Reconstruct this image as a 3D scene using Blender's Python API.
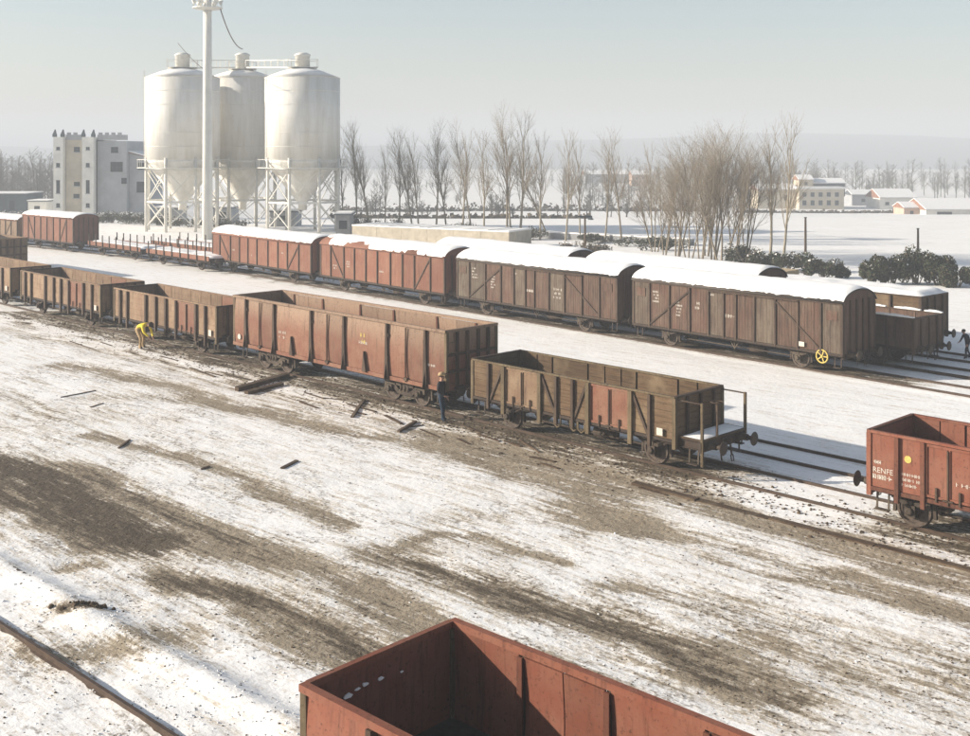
import bpy, bmesh, math, random
import numpy as np
from mathutils import Vector, Matrix, noise as mnoise

# ------------------------------------------------------------------ clear
for o in list(bpy.data.objects): bpy.data.objects.remove(o)
S = bpy.context.scene
COL = S.collection
R = math.radians

# ------------------------------------------------------------------ camera
PW, PH, F, HOR, CAMZ = 970., 736., 1138., 150., 10.5
PITCH = 0.          # uprights in the photograph are truly upright: level camera, the frame shifted down
cp, sp = math.cos(PITCH), math.sin(PITCH)
cam = bpy.data.objects.new('camera', bpy.data.cameras.new('camera'))
COL.objects.link(cam); S.camera = cam
cam.location = (0, 0, CAMZ); cam.rotation_euler = (math.pi/2-PITCH, 0, 0)
cam.data.shift_y = -(PH/2-HOR)/PW; cam.data.sensor_width = 36; cam.data.lens = 36*F/PW
cam.data.clip_start = .1; cam.data.clip_end = 20000

# ------------------------------------------------------------------ sky, sun, exposure
SUN_EL = 19.5
world = bpy.data.worlds.new('World'); S.world = world; world.use_nodes = True
wn = world.node_tree; wn.nodes.clear()
wo = wn.nodes.new('ShaderNodeOutputWorld'); wb = wn.nodes.new('ShaderNodeBackground')
sky = wn.nodes.new('ShaderNodeTexSky'); sky.sky_type = 'NISHITA'; sky.sun_disc = False
sky.sun_elevation = R(SUN_EL); sky.sun_rotation = R(-90)
sky.air_density = 1.0; sky.dust_density = 1.6; sky.ozone_density = 1.0; sky.altitude = 70
hs = wn.nodes.new('ShaderNodeHueSaturation'); hs.inputs['Saturation'].default_value = .8
wn.links.new(sky.outputs[0], hs.inputs['Color']); wn.links.new(hs.outputs[0], wb.inputs[0])
wb.inputs[1].default_value = .08
wn.links.new(wb.outputs[0], wo.inputs[0])
sl = bpy.data.lights.new('sun', 'SUN'); sl.energy = 5.0; sl.angle = R(.6); sl.color = (1, .91, .79)
sun = bpy.data.objects.new('sun', sl); COL.objects.link(sun)
sun.location = (-60, 40, 40)
sun.rotation_euler = Vector((math.cos(R(SUN_EL)), 0, -math.sin(R(SUN_EL)))).to_track_quat('-Z', 'Y').to_euler()
S.view_settings.view_transform = 'Standard'; S.view_settings.look = 'None'
S.view_settings.exposure = .95; S.view_settings.gamma = 1
S.render.engine = 'CYCLES'
S.cycles.volume_bounces = 0

# ------------------------------------------------------------------ pixel helpers (photo pixel -> place on a known plane)
def ray(x, y):
    return Vector(((x-PW/2)/F, 1., -(y-HOR)/F))
def g(x, y, z=0.):
    r = ray(x, y); t = (z-CAMZ)/r.z
    return Vector((r.x*t, r.y*t, z))
def atY(x, y, Y):
    r = ray(x, y); t = Y/r.y
    return Vector((r.x*t, Y, CAMZ+r.z*t))
class Track:
    """straight line of a track: O a point under the wagons' near side, a = angle"""
    def __init__(s, O, a):
        s.O = Vector((O[0], O[1], 0)); s.a = R(a)
        s.d = Vector((math.sin(s.a), -math.cos(s.a), 0)); s.n = Vector((math.cos(s.a), math.sin(s.a), 0))
    def at(s, al, lat, z=0.): return s.O+s.d*al+s.n*lat+Vector((0, 0, z))
    def along(s, px, lat=0., z=2.):
        u = (px-PW/2)/F; b = s.O+s.n*lat
        return (u*(b.y*cp-(z-CAMZ)*sp)-b.x)/(s.d.x-u*s.d.y*cp)
    def coords(s, X, Y):
        dx = X-s.O.x; dy = Y-s.O.y
        return dx*s.d.x+dy*s.d.y, dx*s.n.x+dy*s.n.y
    @property
    def rz(s): return math.atan2(s.d.y, s.d.x)
TA = Track((-29.06, 72.31), 44.24)      # front row, near wagon side at lat .2, centre 1.56
TB = Track((-22.68, 97.75), 40.56)      # van row, near side at lat 0, centre 1.38
TF = Track((g(451, 619, 2.85).x, g(451, 619, 2.85).y), 46.9)   # foreground, far side at lat 0

rnd = random.Random(11)
# ------------------------------------------------------------------ materials
MATS = {}
def nodes(name, rough=.8):
    m = bpy.data.materials.new(name); m.use_nodes = True
    nt = m.node_tree; b = nt.nodes['Principled BSDF']; b.inputs['Roughness'].default_value = rough
    b.inputs['Specular IOR Level'].default_value = .25
    MATS[name] = m
    return m, nt, b
def N(nt, t, **k):
    n = nt.nodes.new(t)
    for a, v in k.items(): setattr(n, a, v)
    return n
def ramp(nt, src, p0, p1, c0=(0, 0, 0, 1), c1=(1, 1, 1, 1)):
    r = N(nt, 'ShaderNodeValToRGB'); r.color_ramp.elements[0].position = p0; r.color_ramp.elements[1].position = p1
    r.color_ramp.elements[0].color = c0; r.color_ramp.elements[1].color = c1
    nt.links.new(src, r.inputs[0]); return r.outputs[0]
def mix(nt, f, a, b, mode='MIX'):
    m = N(nt, 'ShaderNodeMix', data_type='RGBA', blend_type=mode)
    for i, s in ((0, f), (6, a), (7, b)):
        if hasattr(s, 'links'): nt.links.new(s, m.inputs[i])
        elif i == 0: m.inputs[0].default_value = s
        else: m.inputs[i].default_value = (*s[:3], 1)
    return m.outputs[2]
def objcoord(nt, scale=(1, 1, 1), jitter=True):
    tc = N(nt, 'ShaderNodeTexCoord'); out = tc.outputs['Object']
    if jitter:
        oi = N(nt, 'ShaderNodeObjectInfo'); ad = N(nt, 'ShaderNodeVectorMath', operation='MULTIPLY_ADD')
        nt.links.new(oi.outputs['Random'], ad.inputs[0]); ad.inputs[1].default_value = (37, 23, 51); nt.links.new(out, ad.inputs[2]); out = ad.outputs[0]
    mp = N(nt, 'ShaderNodeMapping'); mp.inputs['Scale'].default_value = scale
    nt.links.new(out, mp.inputs[0]); return mp.outputs[0]
def noise(nt, vec, scale, detail=5, rough=.6):
    n = N(nt, 'ShaderNodeTexNoise'); n.inputs['Scale'].default_value = scale
    n.inputs['Detail'].default_value = detail; n.inputs['Roughness'].default_value = rough
    nt.links.new(vec, n.inputs['Vector']); return n.outputs[0]
def bump(nt, b, h, strength=.3, dist=.02):
    bp = N(nt, 'ShaderNodeBump'); bp.inputs['Strength'].default_value = strength; bp.inputs['Distance'].default_value = dist
    nt.links.new(h, bp.inputs['Height']); nt.links.new(bp.outputs[0], b.inputs['Normal'])
def paint(name, base, worn, rust, worn_amt=.5, rust_amt=.55, rough=.72, fine=1., fade=None):
    """weathered paint: base coat, chalky worn areas, rust/grime streaks running down"""
    m, nt, b = nodes(name, rough)
    v = objcoord(nt); vs = objcoord(nt, (3.2, 3.2, .35))
    n1 = noise(nt, v, 1.1, 6, .65); n2 = noise(nt, vs, 2.2, 6, .7); n3 = noise(nt, v, 14*fine, 5, .7)
    c = mix(nt, ramp(nt, n1, worn_amt-.12, worn_amt+.2), base, worn)
    if fade:                     # chalky bleached paint towards the rim, ragged lower edge
        sx = N(nt, 'ShaderNodeSeparateXYZ'); tcf = N(nt, 'ShaderNodeTexCoord'); nt.links.new(tcf.outputs['Object'], sx.inputs[0])
        a_ = N(nt, 'ShaderNodeMath', operation='MULTIPLY_ADD'); nt.links.new(n2, a_.inputs[0]); a_.inputs[1].default_value = 1.4; nt.links.new(sx.outputs[2], a_.inputs[2])
        fr = N(nt, 'ShaderNodeMapRange'); nt.links.new(a_.outputs[0], fr.inputs[0]); fr.inputs[1].default_value = fade[0]; fr.inputs[2].default_value = fade[1]; fr.inputs[4].default_value = .75
        c = mix(nt, fr.outputs[0], c, fade[2])
    c = mix(nt, ramp(nt, n2, rust_amt-.04, rust_amt+.2), c, rust)
    c = mix(nt, ramp(nt, n3, .56, .74), c, tuple(x*.45 for x in rust[:3]))
    oi = N(nt, 'ShaderNodeObjectInfo'); mr = N(nt, 'ShaderNodeMapRange'); mr.inputs[3].default_value = .82; mr.inputs[4].default_value = 1.16
    nt.links.new(oi.outputs['Random'], mr.inputs[0])
    mm = N(nt, 'ShaderNodeVectorMath', operation='SCALE'); nt.links.new(c, mm.inputs[0]); nt.links.new(mr.outputs[0], mm.inputs['Scale'])
    nt.links.new(mm.outputs[0], b.inputs['Base Color'])
    bump(nt, b, n3, .25, .01); return m
def wood(name, base, dark, pale, sc=(.5, 8, 8), rough=.88):
    m, nt, b = nodes(name, rough)
    v = objcoord(nt, sc); v2 = objcoord(nt)
    n1 = noise(nt, v, 2.4, 6, .7); n2 = noise(nt, v2, .9, 5, .6); n3 = noise(nt, v2, 11, 5, .7)
    c = mix(nt, ramp(nt, n1, .35, .7), base, dark); c = mix(nt, ramp(nt, n2, .5, .72), c, pale)
    c = mix(nt, ramp(nt, n3, .58, .76), c, tuple(x*.5 for x in dark))
    oi = N(nt, 'ShaderNodeObjectInfo'); mr = N(nt, 'ShaderNodeMapRange'); mr.inputs[3].default_value = .75; mr.inputs[4].default_value = 1.2
    nt.links.new(oi.outputs['Random'], mr.inputs[0])
    mm = N(nt, 'ShaderNodeVectorMath', operation='SCALE'); nt.links.new(c, mm.inputs[0]); nt.links.new(mr.outputs[0], mm.inputs['Scale'])
    nt.links.new(mm.outputs[0], b.inputs['Base Color']); bump(nt, b, n1, .35, .01); return m
def plain(name, c, var=.25, rough=.8, sc=6.):
    m, nt, b = nodes(name, rough); v = objcoord(nt)
    n1 = noise(nt, v, sc, 5, .65)
    nt.links.new(mix(nt, ramp(nt, n1, .3, .72), tuple(x*(1-var) for x in c), tuple(min(1, x*(1+var)) for x in c)), b.inputs['Base Color'])
    bump(nt, b, n1, .15, .01); return m
paint('red_paint', (.178, .058, .033), (.207, .092, .058), (.074, .030, .018), .52, .56)
paint('gondola_paint', (.165, .066, .04), (.21, .115, .072), (.079, .036, .020), .5, .56, fade=(3.0, 3.9, (.27, .195, .135)))
paint('open_brown', (.175, .105, .062), (.25, .175, .11), (.059, .033, .020), .5, .55)
paint('van_red', (.185, .075, .045), (.225, .115, .072), (.073, .033, .020), .54, .58)
paint('van_brown', (.096, .050, .033), (.125, .083, .056), (.036, .021, .015), .5, .5)
paint('van_grey', (.099, .069, .048), (.132, .106, .076), (.040, .026, .018), .5, .5)
paint('steel_dark', (.030, .022, .017), (.060, .042, .030), (.045, .024, .013), .55, .5)
paint('post_dark', (.051, .031, .020), (.090, .060, .039), (.030, .018, .012), .5, .52)
paint('post_ochre', (.102, .072, .039), (.144, .108, .060), (.042, .027, .015), .5, .52)
paint('post_red', (.114, .036, .020), (.138, .060, .036), (.042, .018, .011), .5, .52)
paint('roof_dark', (.04, .034, .03), (.07, .06, .05), (.05, .03, .02), .5, .5)
paint('running_gear', (.042, .031, .023), (.090, .069, .048), (.036, .020, .012), .48, .5)
wood('ow_wood', (.119, .076, .042), (.050, .030, .017), (.166, .119, .072))
wood('old_wood', (.094, .061, .036), (.032, .020, .013), (.144, .108, .072))
wood('sleeper_wood', (.043, .030, .022), (.018, .013, .009), (.072, .058, .043))
plain('wheel_steel', (.075, .055, .042), .5, .6, 9)
plain('white_print', (.5, .46, .4), .25, .8, 30)
plain('yellow_paint', (.5, .38, .1), .3, .6, 14)
plain('rail_rust', (.062, .04, .027), .4, .55, 5)
plain('concrete', (.42, .37, .29), .22, .9, 1.3)
plain('concrete_grey', (.25, .25, .25), .2, .9, 1.5)
plain('coal', (.02, .018, .016), .5, .95, 8)  # coal dust on wagon floors, this dark also to deepen the shade inside
plain('brush_pale', (.42, .33, .21), .2, .9, 3)
plain('brush_brown', (.16, .12, .075), .35, .95, 3)
plain('dark_cloth', (.022, .021, .024), .4, .9, 25)
plain('blue_cloth', (.02, .035, .06), .4, .9, 25)
plain('yellow_cloth', (.72, .56, .04), .2, .7, 20)
plain('tan_cloth', (.38, .27, .15), .25, .9, 20)
plain('skin', (.42, .24, .17), .1, .6, 40)
plain('hair', (.03, .02, .015), .3, .8, 60)
plain('eye', (.03, .03, .03), .1, .3, 60)

def snow_mat(name, dirty=.0, sc=1.):
    m, nt, b = nodes(name, .75); v = objcoord(nt, jitter=False)
    n1 = noise(nt, v, 1.6*sc, 6, .6); n2 = noise(nt, v, 9*sc, 5, .65)
    c = mix(nt, ramp(nt, n1, .35, .7), (.84, .83, .81), (.76, .745, .72))
    if dirty: c = mix(nt, ramp(nt, n2, .66-dirty*.2, .8), c, (.4, .33, .25))
    nt.links.new(c, b.inputs['Base Color']); bump(nt, b, n2, .35, .03); return m
snow_mat('snow'); snow_mat('snow_dirty', .6)
def silo_mat():
    m, nt, b = nodes('silo_white', .6); v = objcoord(nt); vs = objcoord(nt, (1, 1, .12))
    n1 = noise(nt, vs, .9, 6, .65); n2 = noise(nt, v, 3, 5)
    c = mix(nt, ramp(nt, n1, .42, .72), (.76, .735, .68), (.60, .56, .48))
    c = mix(nt, ramp(nt, n2, .62, .8), c, (.5, .45, .38))
    nt.links.new(c, b.inputs['Base Color'])
silo_mat()
plain('white_steel', (.68, .66, .6), .12, .6, 2)
plain('mast_white', (.72, .70, .64), .1, .6, .6)
plain('render_white', (.70, .68, .62), .14, .9, .5)
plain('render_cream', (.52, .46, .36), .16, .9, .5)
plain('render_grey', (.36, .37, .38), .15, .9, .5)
plain('render_pink', (.5, .36, .28), .12, .9, .5)
plain('shed_dark', (.06, .075, .085), .3, .9, .5)
plain('roof_tile', (.26, .13, .085), .35, .9, 2)
plain('roof_slate', (.09, .10, .115), .25, .8, 2)
plain('window_dark', (.03, .035, .04), .3, .25, 1)
plain('bark', (.2, .165, .12), .35, .95, 4)
plain('bark_pale', (.27, .23, .17), .3, .95, 4)
plain('twig', (.24, .2, .15), .3, .95, 2)
plain('far_twig', (.13, .12, .105), .3, .95, .5)
plain('bush_leaf', (.045, .055, .03), .5, .8, 1.5)
plain('bush_leaf_brown', (.09, .07, .045), .4, .9, 1.5)
plain('dirt_clod', (.085, .06, .038), .5, .95, 6)

# ------------------------------------------------------------------ mesh builder
class MB:
    def __init__(s): s.v = []; s.f = []; s.smooth = []
    def add(s, vs, fs, sm=False):
        k = len(s.v); s.v += [tuple(p) for p in vs]; s.f += [tuple(i+k for i in f) for f in fs]; s.smooth += [sm]*len(fs); return s
    def box(s, x0, x1, y0, y1, z0, z1):
        vs = [(x, y, z) for z in (z0, z1) for y in (y0, y1) for x in (x0, x1)]
        return s.add(vs, [(0, 2, 3, 1), (4, 5, 7, 6), (0, 1, 5, 4), (2, 6, 7, 3), (0, 4, 6, 2), (1, 3, 7, 5)])
    def beam(s, p, q, w, h, up=(0, 0, 1)):
        p, q, up = Vector(p), Vector(q), Vector(up); t = (q-p).normalized()
        a = t.cross(up)
        if a.length < 1e-4: a = t.cross(Vector((0, 1, 0)))
        a.normalize(); b = a.cross(t)
        vs = [e+a*sx*w/2+b*sz*h/2 for e in (p, q) for sz in (-1, 1) for sx in (-1, 1)]
        return s.add(vs, [(0, 1, 3, 2), (4, 6, 7, 5), (0, 4, 5, 1), (2, 3, 7, 6), (0, 2, 6, 4), (1, 5, 7, 3)])
    def tube(s, pts, rad, n=8, cap=True, sm=True):
        pts = [Vector(p) for p in pts]; rad = rad if isinstance(rad, (list, tuple)) else [rad]*len(pts)
        k = len(s.v); prev = None
        for i, p in enumerate(pts):
            t = (pts[min(i+1, len(pts)-1)]-pts[max(i-1, 0)]).normalized()
            a = t.orthogonal() if prev is None else (prev-t*prev.dot(t))
            if a.length < 1e-5: a = t.orthogonal()
            a.normalize(); prev = a; b = t.cross(a)
            for j in range(n):
                th = 2*math.pi*j/n; s.v.append(tuple(p+(a*math.cos(th)+b*math.sin(th))*rad[i]))
        for i in range(len(pts)-1):
            for j in range(n):
                j2 = (j+1) % n; s.f.append((k+i*n+j, k+i*n+j2, k+(i+1)*n+j2, k+(i+1)*n+j)); s.smooth.append(sm)
        if cap:
            s.f.append(tuple(k+j for j in reversed(range(n)))); s.smooth.append(False)
            s.f.append(tuple(k+(len(pts)-1)*n+j for j in range(n))); s.smooth.append(False)
        return s
    def lathe(s, prof, o, ax=(0, 0, 1), n=20, sm=True, closed=False):
        """prof: (radius, distance along ax)"""
        o, ax = Vector(o), Vector(ax).normalized(); a = ax.orthogonal().normalized(); b = ax.cross(a); k = len(s.v); m = len(prof)
        for r, h in prof:
            for j in range(n):
                th = 2*math.pi*j/n; s.v.append(tuple(o+ax*h+(a*math.cos(th)+b*math.sin(th))*r))
        for i in range(m-1 if not closed else m):
            i2 = (i+1) % m
            for j in range(n):
                j2 = (j+1) % n; s.f.append((k+i*n+j, k+i*n+j2, k+i2*n+j2, k+i2*n+j)); s.smooth.append(sm)
        if not closed:
            for q in (0, m-1):
                if prof[q][0] > 1e-4: s.f.append(tuple(k+q*n+j for j in (reversed(range(n)) if q == 0 else range(n)))); s.smooth.append(False)
        return s
    def prism(s, poly, off):
        off = Vector(off); n = len(poly); vs = [Vector(p) for p in poly]+[Vector(p)+off for p in poly]
        return s.add(vs, [tuple(reversed(range(n))), tuple(range(n, 2*n))]+[(i, (i+1) % n, n+(i+1) % n, n+i) for i in range(n)])
    def mesh(s, name, mat):
        me = bpy.data.meshes.new(name); me.from_pydata(s.v, [], s.f)
        me.polygons.foreach_set('use_smooth', s.smooth)
        if isinstance(mat, str): me.materials.append(MATS[mat])
        bm = bmesh.new(); bm.from_mesh(me); bmesh.ops.recalc_face_normals(bm, faces=bm.faces); bm.to_mesh(me); bm.free()
        return me
    def build(s, name, mat, parent=None):
        return link(name, s.mesh(name, mat), parent)
def link(name, me, parent=None, loc=None):
    o = bpy.data.objects.new(name, me); COL.objects.link(o)
    if parent: o.parent = parent
    if loc is not None: o.location = loc
    return o
def tag(o, label, cat, group=None, kind=None):
    if label: o['label'] = label
    if cat: o['category'] = cat
    if group: o['group'] = group
    if kind: o['kind'] = kind
    return o
def thing(name, loc, rz, label, cat, group=None):
    o = bpy.data.objects.new(name, None); COL.objects.link(o); o.empty_display_size = .3
    o.location = loc; o.rotation_euler = (0, 0, rz); return tag(o, label, cat, group)
def copy_tree(o, parent=None):
    c = o.copy(); COL.objects.link(c); c.parent = parent
    for ch in list(o.children): copy_tree(ch, c)
    return c

# ------------------------------------------------------------------ ground
def vnoise(X, Y, sc, seed):
    """smooth value noise"""
    x = X/sc+seed*17.3; y = Y/sc-seed*9.7; xi = np.floor(x).astype(np.int64); yi = np.floor(y).astype(np.int64); fx = x-xi; fy = y-yi
    def h(a, b):
        n = (a*374761393+b*668265263+seed*1442695) & 0x7fffffff; n = ((n ^ (n >> 13))*1274126177) & 0x7fffffff
        return ((n ^ (n >> 16)) & 0xffff)/65535.
    u = fx*fx*(3-2*fx); v = fy*fy*(3-2*fy)
    return (h(xi, yi)*(1-u)+h(xi+1, yi)*u)*(1-v)+(h(xi, yi+1)*(1-u)+h(xi+1, yi+1)*u)*v
def fbm(X, Y, sc, seed, o=4):
    t = 0; a = .5
    for i in range(o): t = t+a*vnoise(X, Y, sc/2**i, seed+i); a *= .5
    return t
def sstep(a, b, x): t = np.clip((x-a)/(b-a), 0, 1); return t*t*(3-2*t)
def terrain(X, Y):
    """yard is level, fields fall away gently beyond it, hills far off"""
    X = np.asarray(X, float); Y = np.asarray(Y, float)
    z = -5.2*sstep(140, 300, Y)+ .9*(fbm(X, Y, 60, 5)-.5)*sstep(150, 230, Y)
    z = z-30*sstep(600, 3000, Y)
    return z
def tz(x, y): return float(terrain(x, y))

def axis(lo, hi, step, far_lo, far_hi, gr=1.14):
    a = list(np.arange(lo, hi+1e-6, step)); d = step; x = hi
    while x < far_hi: d *= gr; x += d; a.append(x)
    d = step; x = lo; b = []
    while x > far_lo: d *= gr; x -= d; b.append(x)
    return np.array(b[::-1]+a)
GX = axis(-40, 34, .2, -5000, 5000); GY = axis(9, 74, .2, -300, 7000)
XX, YY = np.meshgrid(GX, GY)
# strokes of bare earth / wheel ruts : photo pixels on level ground, half width (m), strength, mud darkness
STROKES = [
    ([(-30, 455), (40, 482), (100, 512), (160, 540)], 1.5, 1.0, .95),
    ([(-30, 490), (50, 508), (120, 538)], 1.0, .95, .9),
    ([(60, 468), (120, 487), (190, 515), (250, 542)], .6, .85, .8),
    ([(160, 500), (230, 528), (300, 560)], .5, .7, .6),
    ([(90, 436), (170, 452), (230, 474), (300, 503), (340, 525)], .55, .85, .6),
    ([(170, 572), (240, 592), (320, 622), (400, 660), (440, 690)], .8, .95, .75),
    ([(230, 545), (300, 566), (380, 600), (440, 630), (470, 650)], .7, .9, .6),
    ([(240, 610), (320, 645), (380, 680)], .4, .7, .6),
    ([(395, 560), (450, 578), (540, 600), (620, 622), (700, 650), (790, 690)], .9, .8, .85),
    ([(360, 585), (440, 612), (540, 650), (620, 690)], .35, .7, .6),
    ([(470, 590), (560, 610), (650, 640), (740, 680)], .35, .9, .9),
    ([(60, 365), (140, 380), (210, 398), (280, 415), (350, 432), (420, 444), (500, 462), (580, 490), (620, 520)], .95, .8, .35),
    ([(90, 395), (150, 398), (210, 402)], .8, .55, .4),
    ([(0, 328), (80, 345), (150, 362), (260, 392), (360, 415), (450, 435)], .9, .45, .2),
    ([(420, 430), (500, 450), (580, 470), (640, 500)], 1.0, .5, .3),
    ([(470, 440), (560, 462), (640, 486), (760, 520), (860, 552), (980, 590)], .75, .75, .45),
    ([(640, 470), (720, 500), (800, 525), (900, 553), (980, 575)], .45, .8, .5),
    ([(560, 500), (660, 530), (780, 560), (880, 590), (980, 615)], .7, .6, .3),
    ([(440, 520), (540, 510), (650, 525)], 1.2, .4, .3),
    ([(400, 548), (440, 535), (500, 538), (580, 560)], .3, .8, .5),
    ([(640, 590), (720, 600), (840, 625), (980, 660)], .8, .5, .3),
    ([(740, 640), (830, 660), (960, 690)], 1.0, .55, .45),
    ([(700, 560), (800, 580), (930, 610)], .35, .6, .5),
    ([(830, 570), (900, 590), (980, 620)], .5, .75, .75),
    ([(600, 585), (680, 600), (780, 640)], .3, .5, .4),
    ([(10, 650), (90, 655), (180, 640)], .9, .7, .5),
    ([(60, 570), (100, 563)], .4, .7, .6),
    ([(-10, 383), (30, 400), (75, 418)], .12, .9, .7),
    ([(-10, 391), (30, 408), (65, 422)], .12, .9, .7),
    ([(70, 613), (100, 612)], .3, 1., .9),
    ([(370, 550), (480, 545), (560, 552)], .9, .45, .3),
    ([(500, 660), (620, 660), (740, 690)], .8, .4, .4),
]
nx, ny = len(GX), len(GY)
i0, i1 = np.searchsorted(GX, -40), np.searchsorted(GX, 34); j0, j1 = np.searchsorted(GY, 9), np.searchsorted(GY, 74)
sub = (slice(j0, j1), slice(i0, i1))
Xs, Ys = XX[sub], YY[sub]
# wobble the stroke lookup so edges are ragged
wx = (fbm(Xs, Ys, 3.2, 31)-.47)*1.5; wy = (fbm(Xs, Ys, 3.2, 41)-.47)*1.5
dirt = np.zeros_like(Xs); mud = np.zeros_like(Xs); rut = np.zeros_like(Xs)
for pts, hw, st, md in STROKES:
    P = [g(*p) for p in pts]
    best = np.full_like(Xs, 1e9)
    for a, b in zip(P, P[1:]):
        dx, dy = b.x-a.x, b.y-a.y; L2 = dx*dx+dy*dy
        t = np.clip(((Xs+wx-a.x)*dx+(Ys+wy-a.y)*dy)/L2, 0, 1)
        best = np.minimum(best, np.hypot(Xs+wx-a.x-t*dx, Ys+wy-a.y-t*dy))
    k = st*np.exp(-(best/hw)**2*.9)
    dirt = 1-(1-dirt)*(1-k*.95); mud = np.maximum(mud, k*md)
    rut = np.maximum(rut, np.exp(-(best/(hw*.8))**2)*min(1, hw))
al, la = TA.coords(Xs, Ys)
# trodden, cindery strip under the front row; patches of it further out
inA = (sstep(-12, -4, al)*(1-sstep(50, 53.5, al)))+sstep(55.5, 58, al)
stripA = sstep(-1.1, .1, la)*(1-sstep(2.6, 3.6, la))*inA
k = stripA*(.72+.5*(fbm(Xs, Ys, 2.2, 51)-.4)); dirt = np.maximum(dirt, k); mud = np.maximum(mud, k*.95)
k = sstep(-3.3, -1, la)*(1-sstep(-.6, .6, la))*sstep(-20, 0, al)*(1-sstep(44, 52, al))*sstep(.44, .62, fbm(al/3+9, la*1.6, 1.3, 61)); dirt = np.maximum(dirt, k*.8); mud = np.maximum(mud, k*.8)
alF, laF = TF.coords(Xs, Ys)
yard = (1-sstep(-3.5, -2, la))                     # in front of the front row
base = .06+.2*sstep(.42, .64, fbm(alF/4., laF, 2.2, 71))+.22*sstep(30, 52, alF+0*laF)*sstep(.3, .6, fbm(alF/3., laF, 3.5, 73))+.16*sstep(2, 12, Xs)
dirt = np.maximum(dirt, base*yard)
# the strip under the vans
alB, laB = TB.coords(Xs, Ys)
k = sstep(.25, .8, laB)*(1-sstep(2.2, 3, laB))*(1-sstep(62, 64, alB))*.8; dirt = np.maximum(dirt, k); mud = np.maximum(mud, k)
dirtF = np.zeros((ny, nx)); mudF = np.zeros((ny, nx)); dirtF[sub] = dirt; mudF[sub] = mud
aB, lB = TB.coords(XX, YY)
far_strip = sstep(.25, .8, lB)*(1-sstep(2.2, 3, lB))*(aB < 63)*(aB > -5)*(dirtF == 0)
dirtF = np.maximum(dirtF, far_strip*.75); mudF = np.maximum(mudF, far_strip*.8)
# heights
ZZ = terrain(XX, YY)
near = sstep(260, 80, np.hypot(XX, YY)) if False else 1-sstep(75, 160, np.hypot(XX, YY))
hsub = .05*(fbm(Xs, Ys, 1.6, 81)-.47)+.10*(fbm(Xs, Ys, 7, 91, 2)-.37)-.05*rut+.035*(fbm(alF/3, laF, .55, 95, 3)-.44)*(.4+dirt)
def flat_track(h, lat, c, half, to):
    k = sstep(half+.5, half, np.abs(lat-c)) if False else 1-sstep(half, half+.5, np.abs(lat-c))
    return h*(1-k)+(to+h*.35)*k
hsub = flat_track(hsub, la, 1.62, 1.05, .035); hsub = flat_track(hsub, la, 5.05, .95, .03)
hsub = flat_track(hsub, laB, 1.38, 1.05, .03)
hsub = flat_track(hsub, laF, -1.36, .6, .03)
# heaped snow along the foreground track and between its rails
hsub += .16*np.exp(-((laF-.9)/.35)**2)*(.5+fbm(Xs, Ys, 1.2, 99))*0+.20*np.exp(-((laF+.75)/.28)**2)*(fbm(Xs, Ys, 1.1, 98))*(alF < -3)
fgz = sstep(-4, -2.6, laF)*(1-sstep(.6, 1.8, laF))
hsub += fgz*(.13*(fbm(Xs, Ys, .8, 131, 3)-.42)+.10*(fbm(Xs, Ys, 2.4, 141, 2)-.37))
hsub += .12*np.exp(-((laF+.45)/.3)**2)*(alF < -2)
hsub = np.where(np.abs(laF+2.19) < .25, np.minimum(hsub, .07), hsub)
hsub = np.where(np.abs(la-1.62) < 1.2, np.minimum(hsub, .075), hsub)
ZZ[sub] += hsub
me = bpy.data.meshes.new('ground')
vs = np.stack([XX.ravel(), YY.ravel(), ZZ.ravel()], 1)
idx = np.arange(nx*ny).reshape(ny, nx)
q = np.stack([idx[:-1, :-1], idx[:-1, 1:], idx[1:, 1:], idx[1:, :-1]], -1).reshape(-1, 4)
me.vertices.add(len(vs)); me.vertices.foreach_set('co', vs.ravel())
me.loops.add(q.size); me.loops.foreach_set('vertex_index', q.ravel())
me.polygons.add(len(q)); me.polygons.foreach_set('loop_start', np.arange(0, q.size, 4)); me.polygons.foreach_set('loop_total', np.full(len(q), 4))
me.polygons.foreach_set('use_smooth', np.ones(len(q), bool))
me.update()
for nm, arr in (('dirt', dirtF), ('mud', mudF)):
    at = me.attributes.new(nm, 'FLOAT', 'POINT'); at.data.foreach_set('value', arr.ravel().astype(np.float32))
def gz(x, y):
    i = int(np.clip(np.searchsorted(GX, x)-1, 0, nx-2)); j = int(np.clip(np.searchsorted(GY, y)-1, 0, ny-2))
    u = (x-GX[i])/(GX[i+1]-GX[i]); v = (y-GY[j])/(GY[j+1]-GY[j])
    return float((ZZ[j, i]*(1-u)+ZZ[j, i+1]*u)*(1-v)+(ZZ[j+1, i]*(1-u)+ZZ[j+1, i+1]*u)*v)
m, nt, b = nodes('ground_snow', .82)
tc = N(nt, 'ShaderNodeTexCoord')
mp = N(nt, 'ShaderNodeMapping'); mp.inputs['Rotation'].default_value = (0, 0, R(43.5)); nt.links.new(tc.outputs['Object'], mp.inputs[0])
ms = N(nt, 'ShaderNodeMapping'); ms.inputs['Scale'].default_value = (.16, 1, 1); nt.links.new(mp.outputs[0], ms.inputs[0])
ms2 = N(nt, 'ShaderNodeMapping'); ms2.inputs['Scale'].default_value = (.4, 1, 1); nt.links.new(mp.outputs[0], ms2.inputs[0])
P0 = tc.outputs['Object']
nst = noise(nt, ms.outputs[0], 3.4, 9, .78)       # wheel streaks
nmd = noise(nt, ms2.outputs[0], 1.9, 9, .75)
ms3 = N(nt, 'ShaderNodeMapping'); ms3.inputs['Scale'].default_value = (.05, 1, 1); ms3.inputs['Rotation'].default_value = (0, 0, R(4)); nt.links.new(mp.outputs[0], ms3.inputs[0])
nln = noise(nt, ms3.outputs[0], 4.2, 7, .75)     # long fine wheel lines
nfi = noise(nt, P0, 7.5, 7, .72)
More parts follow.
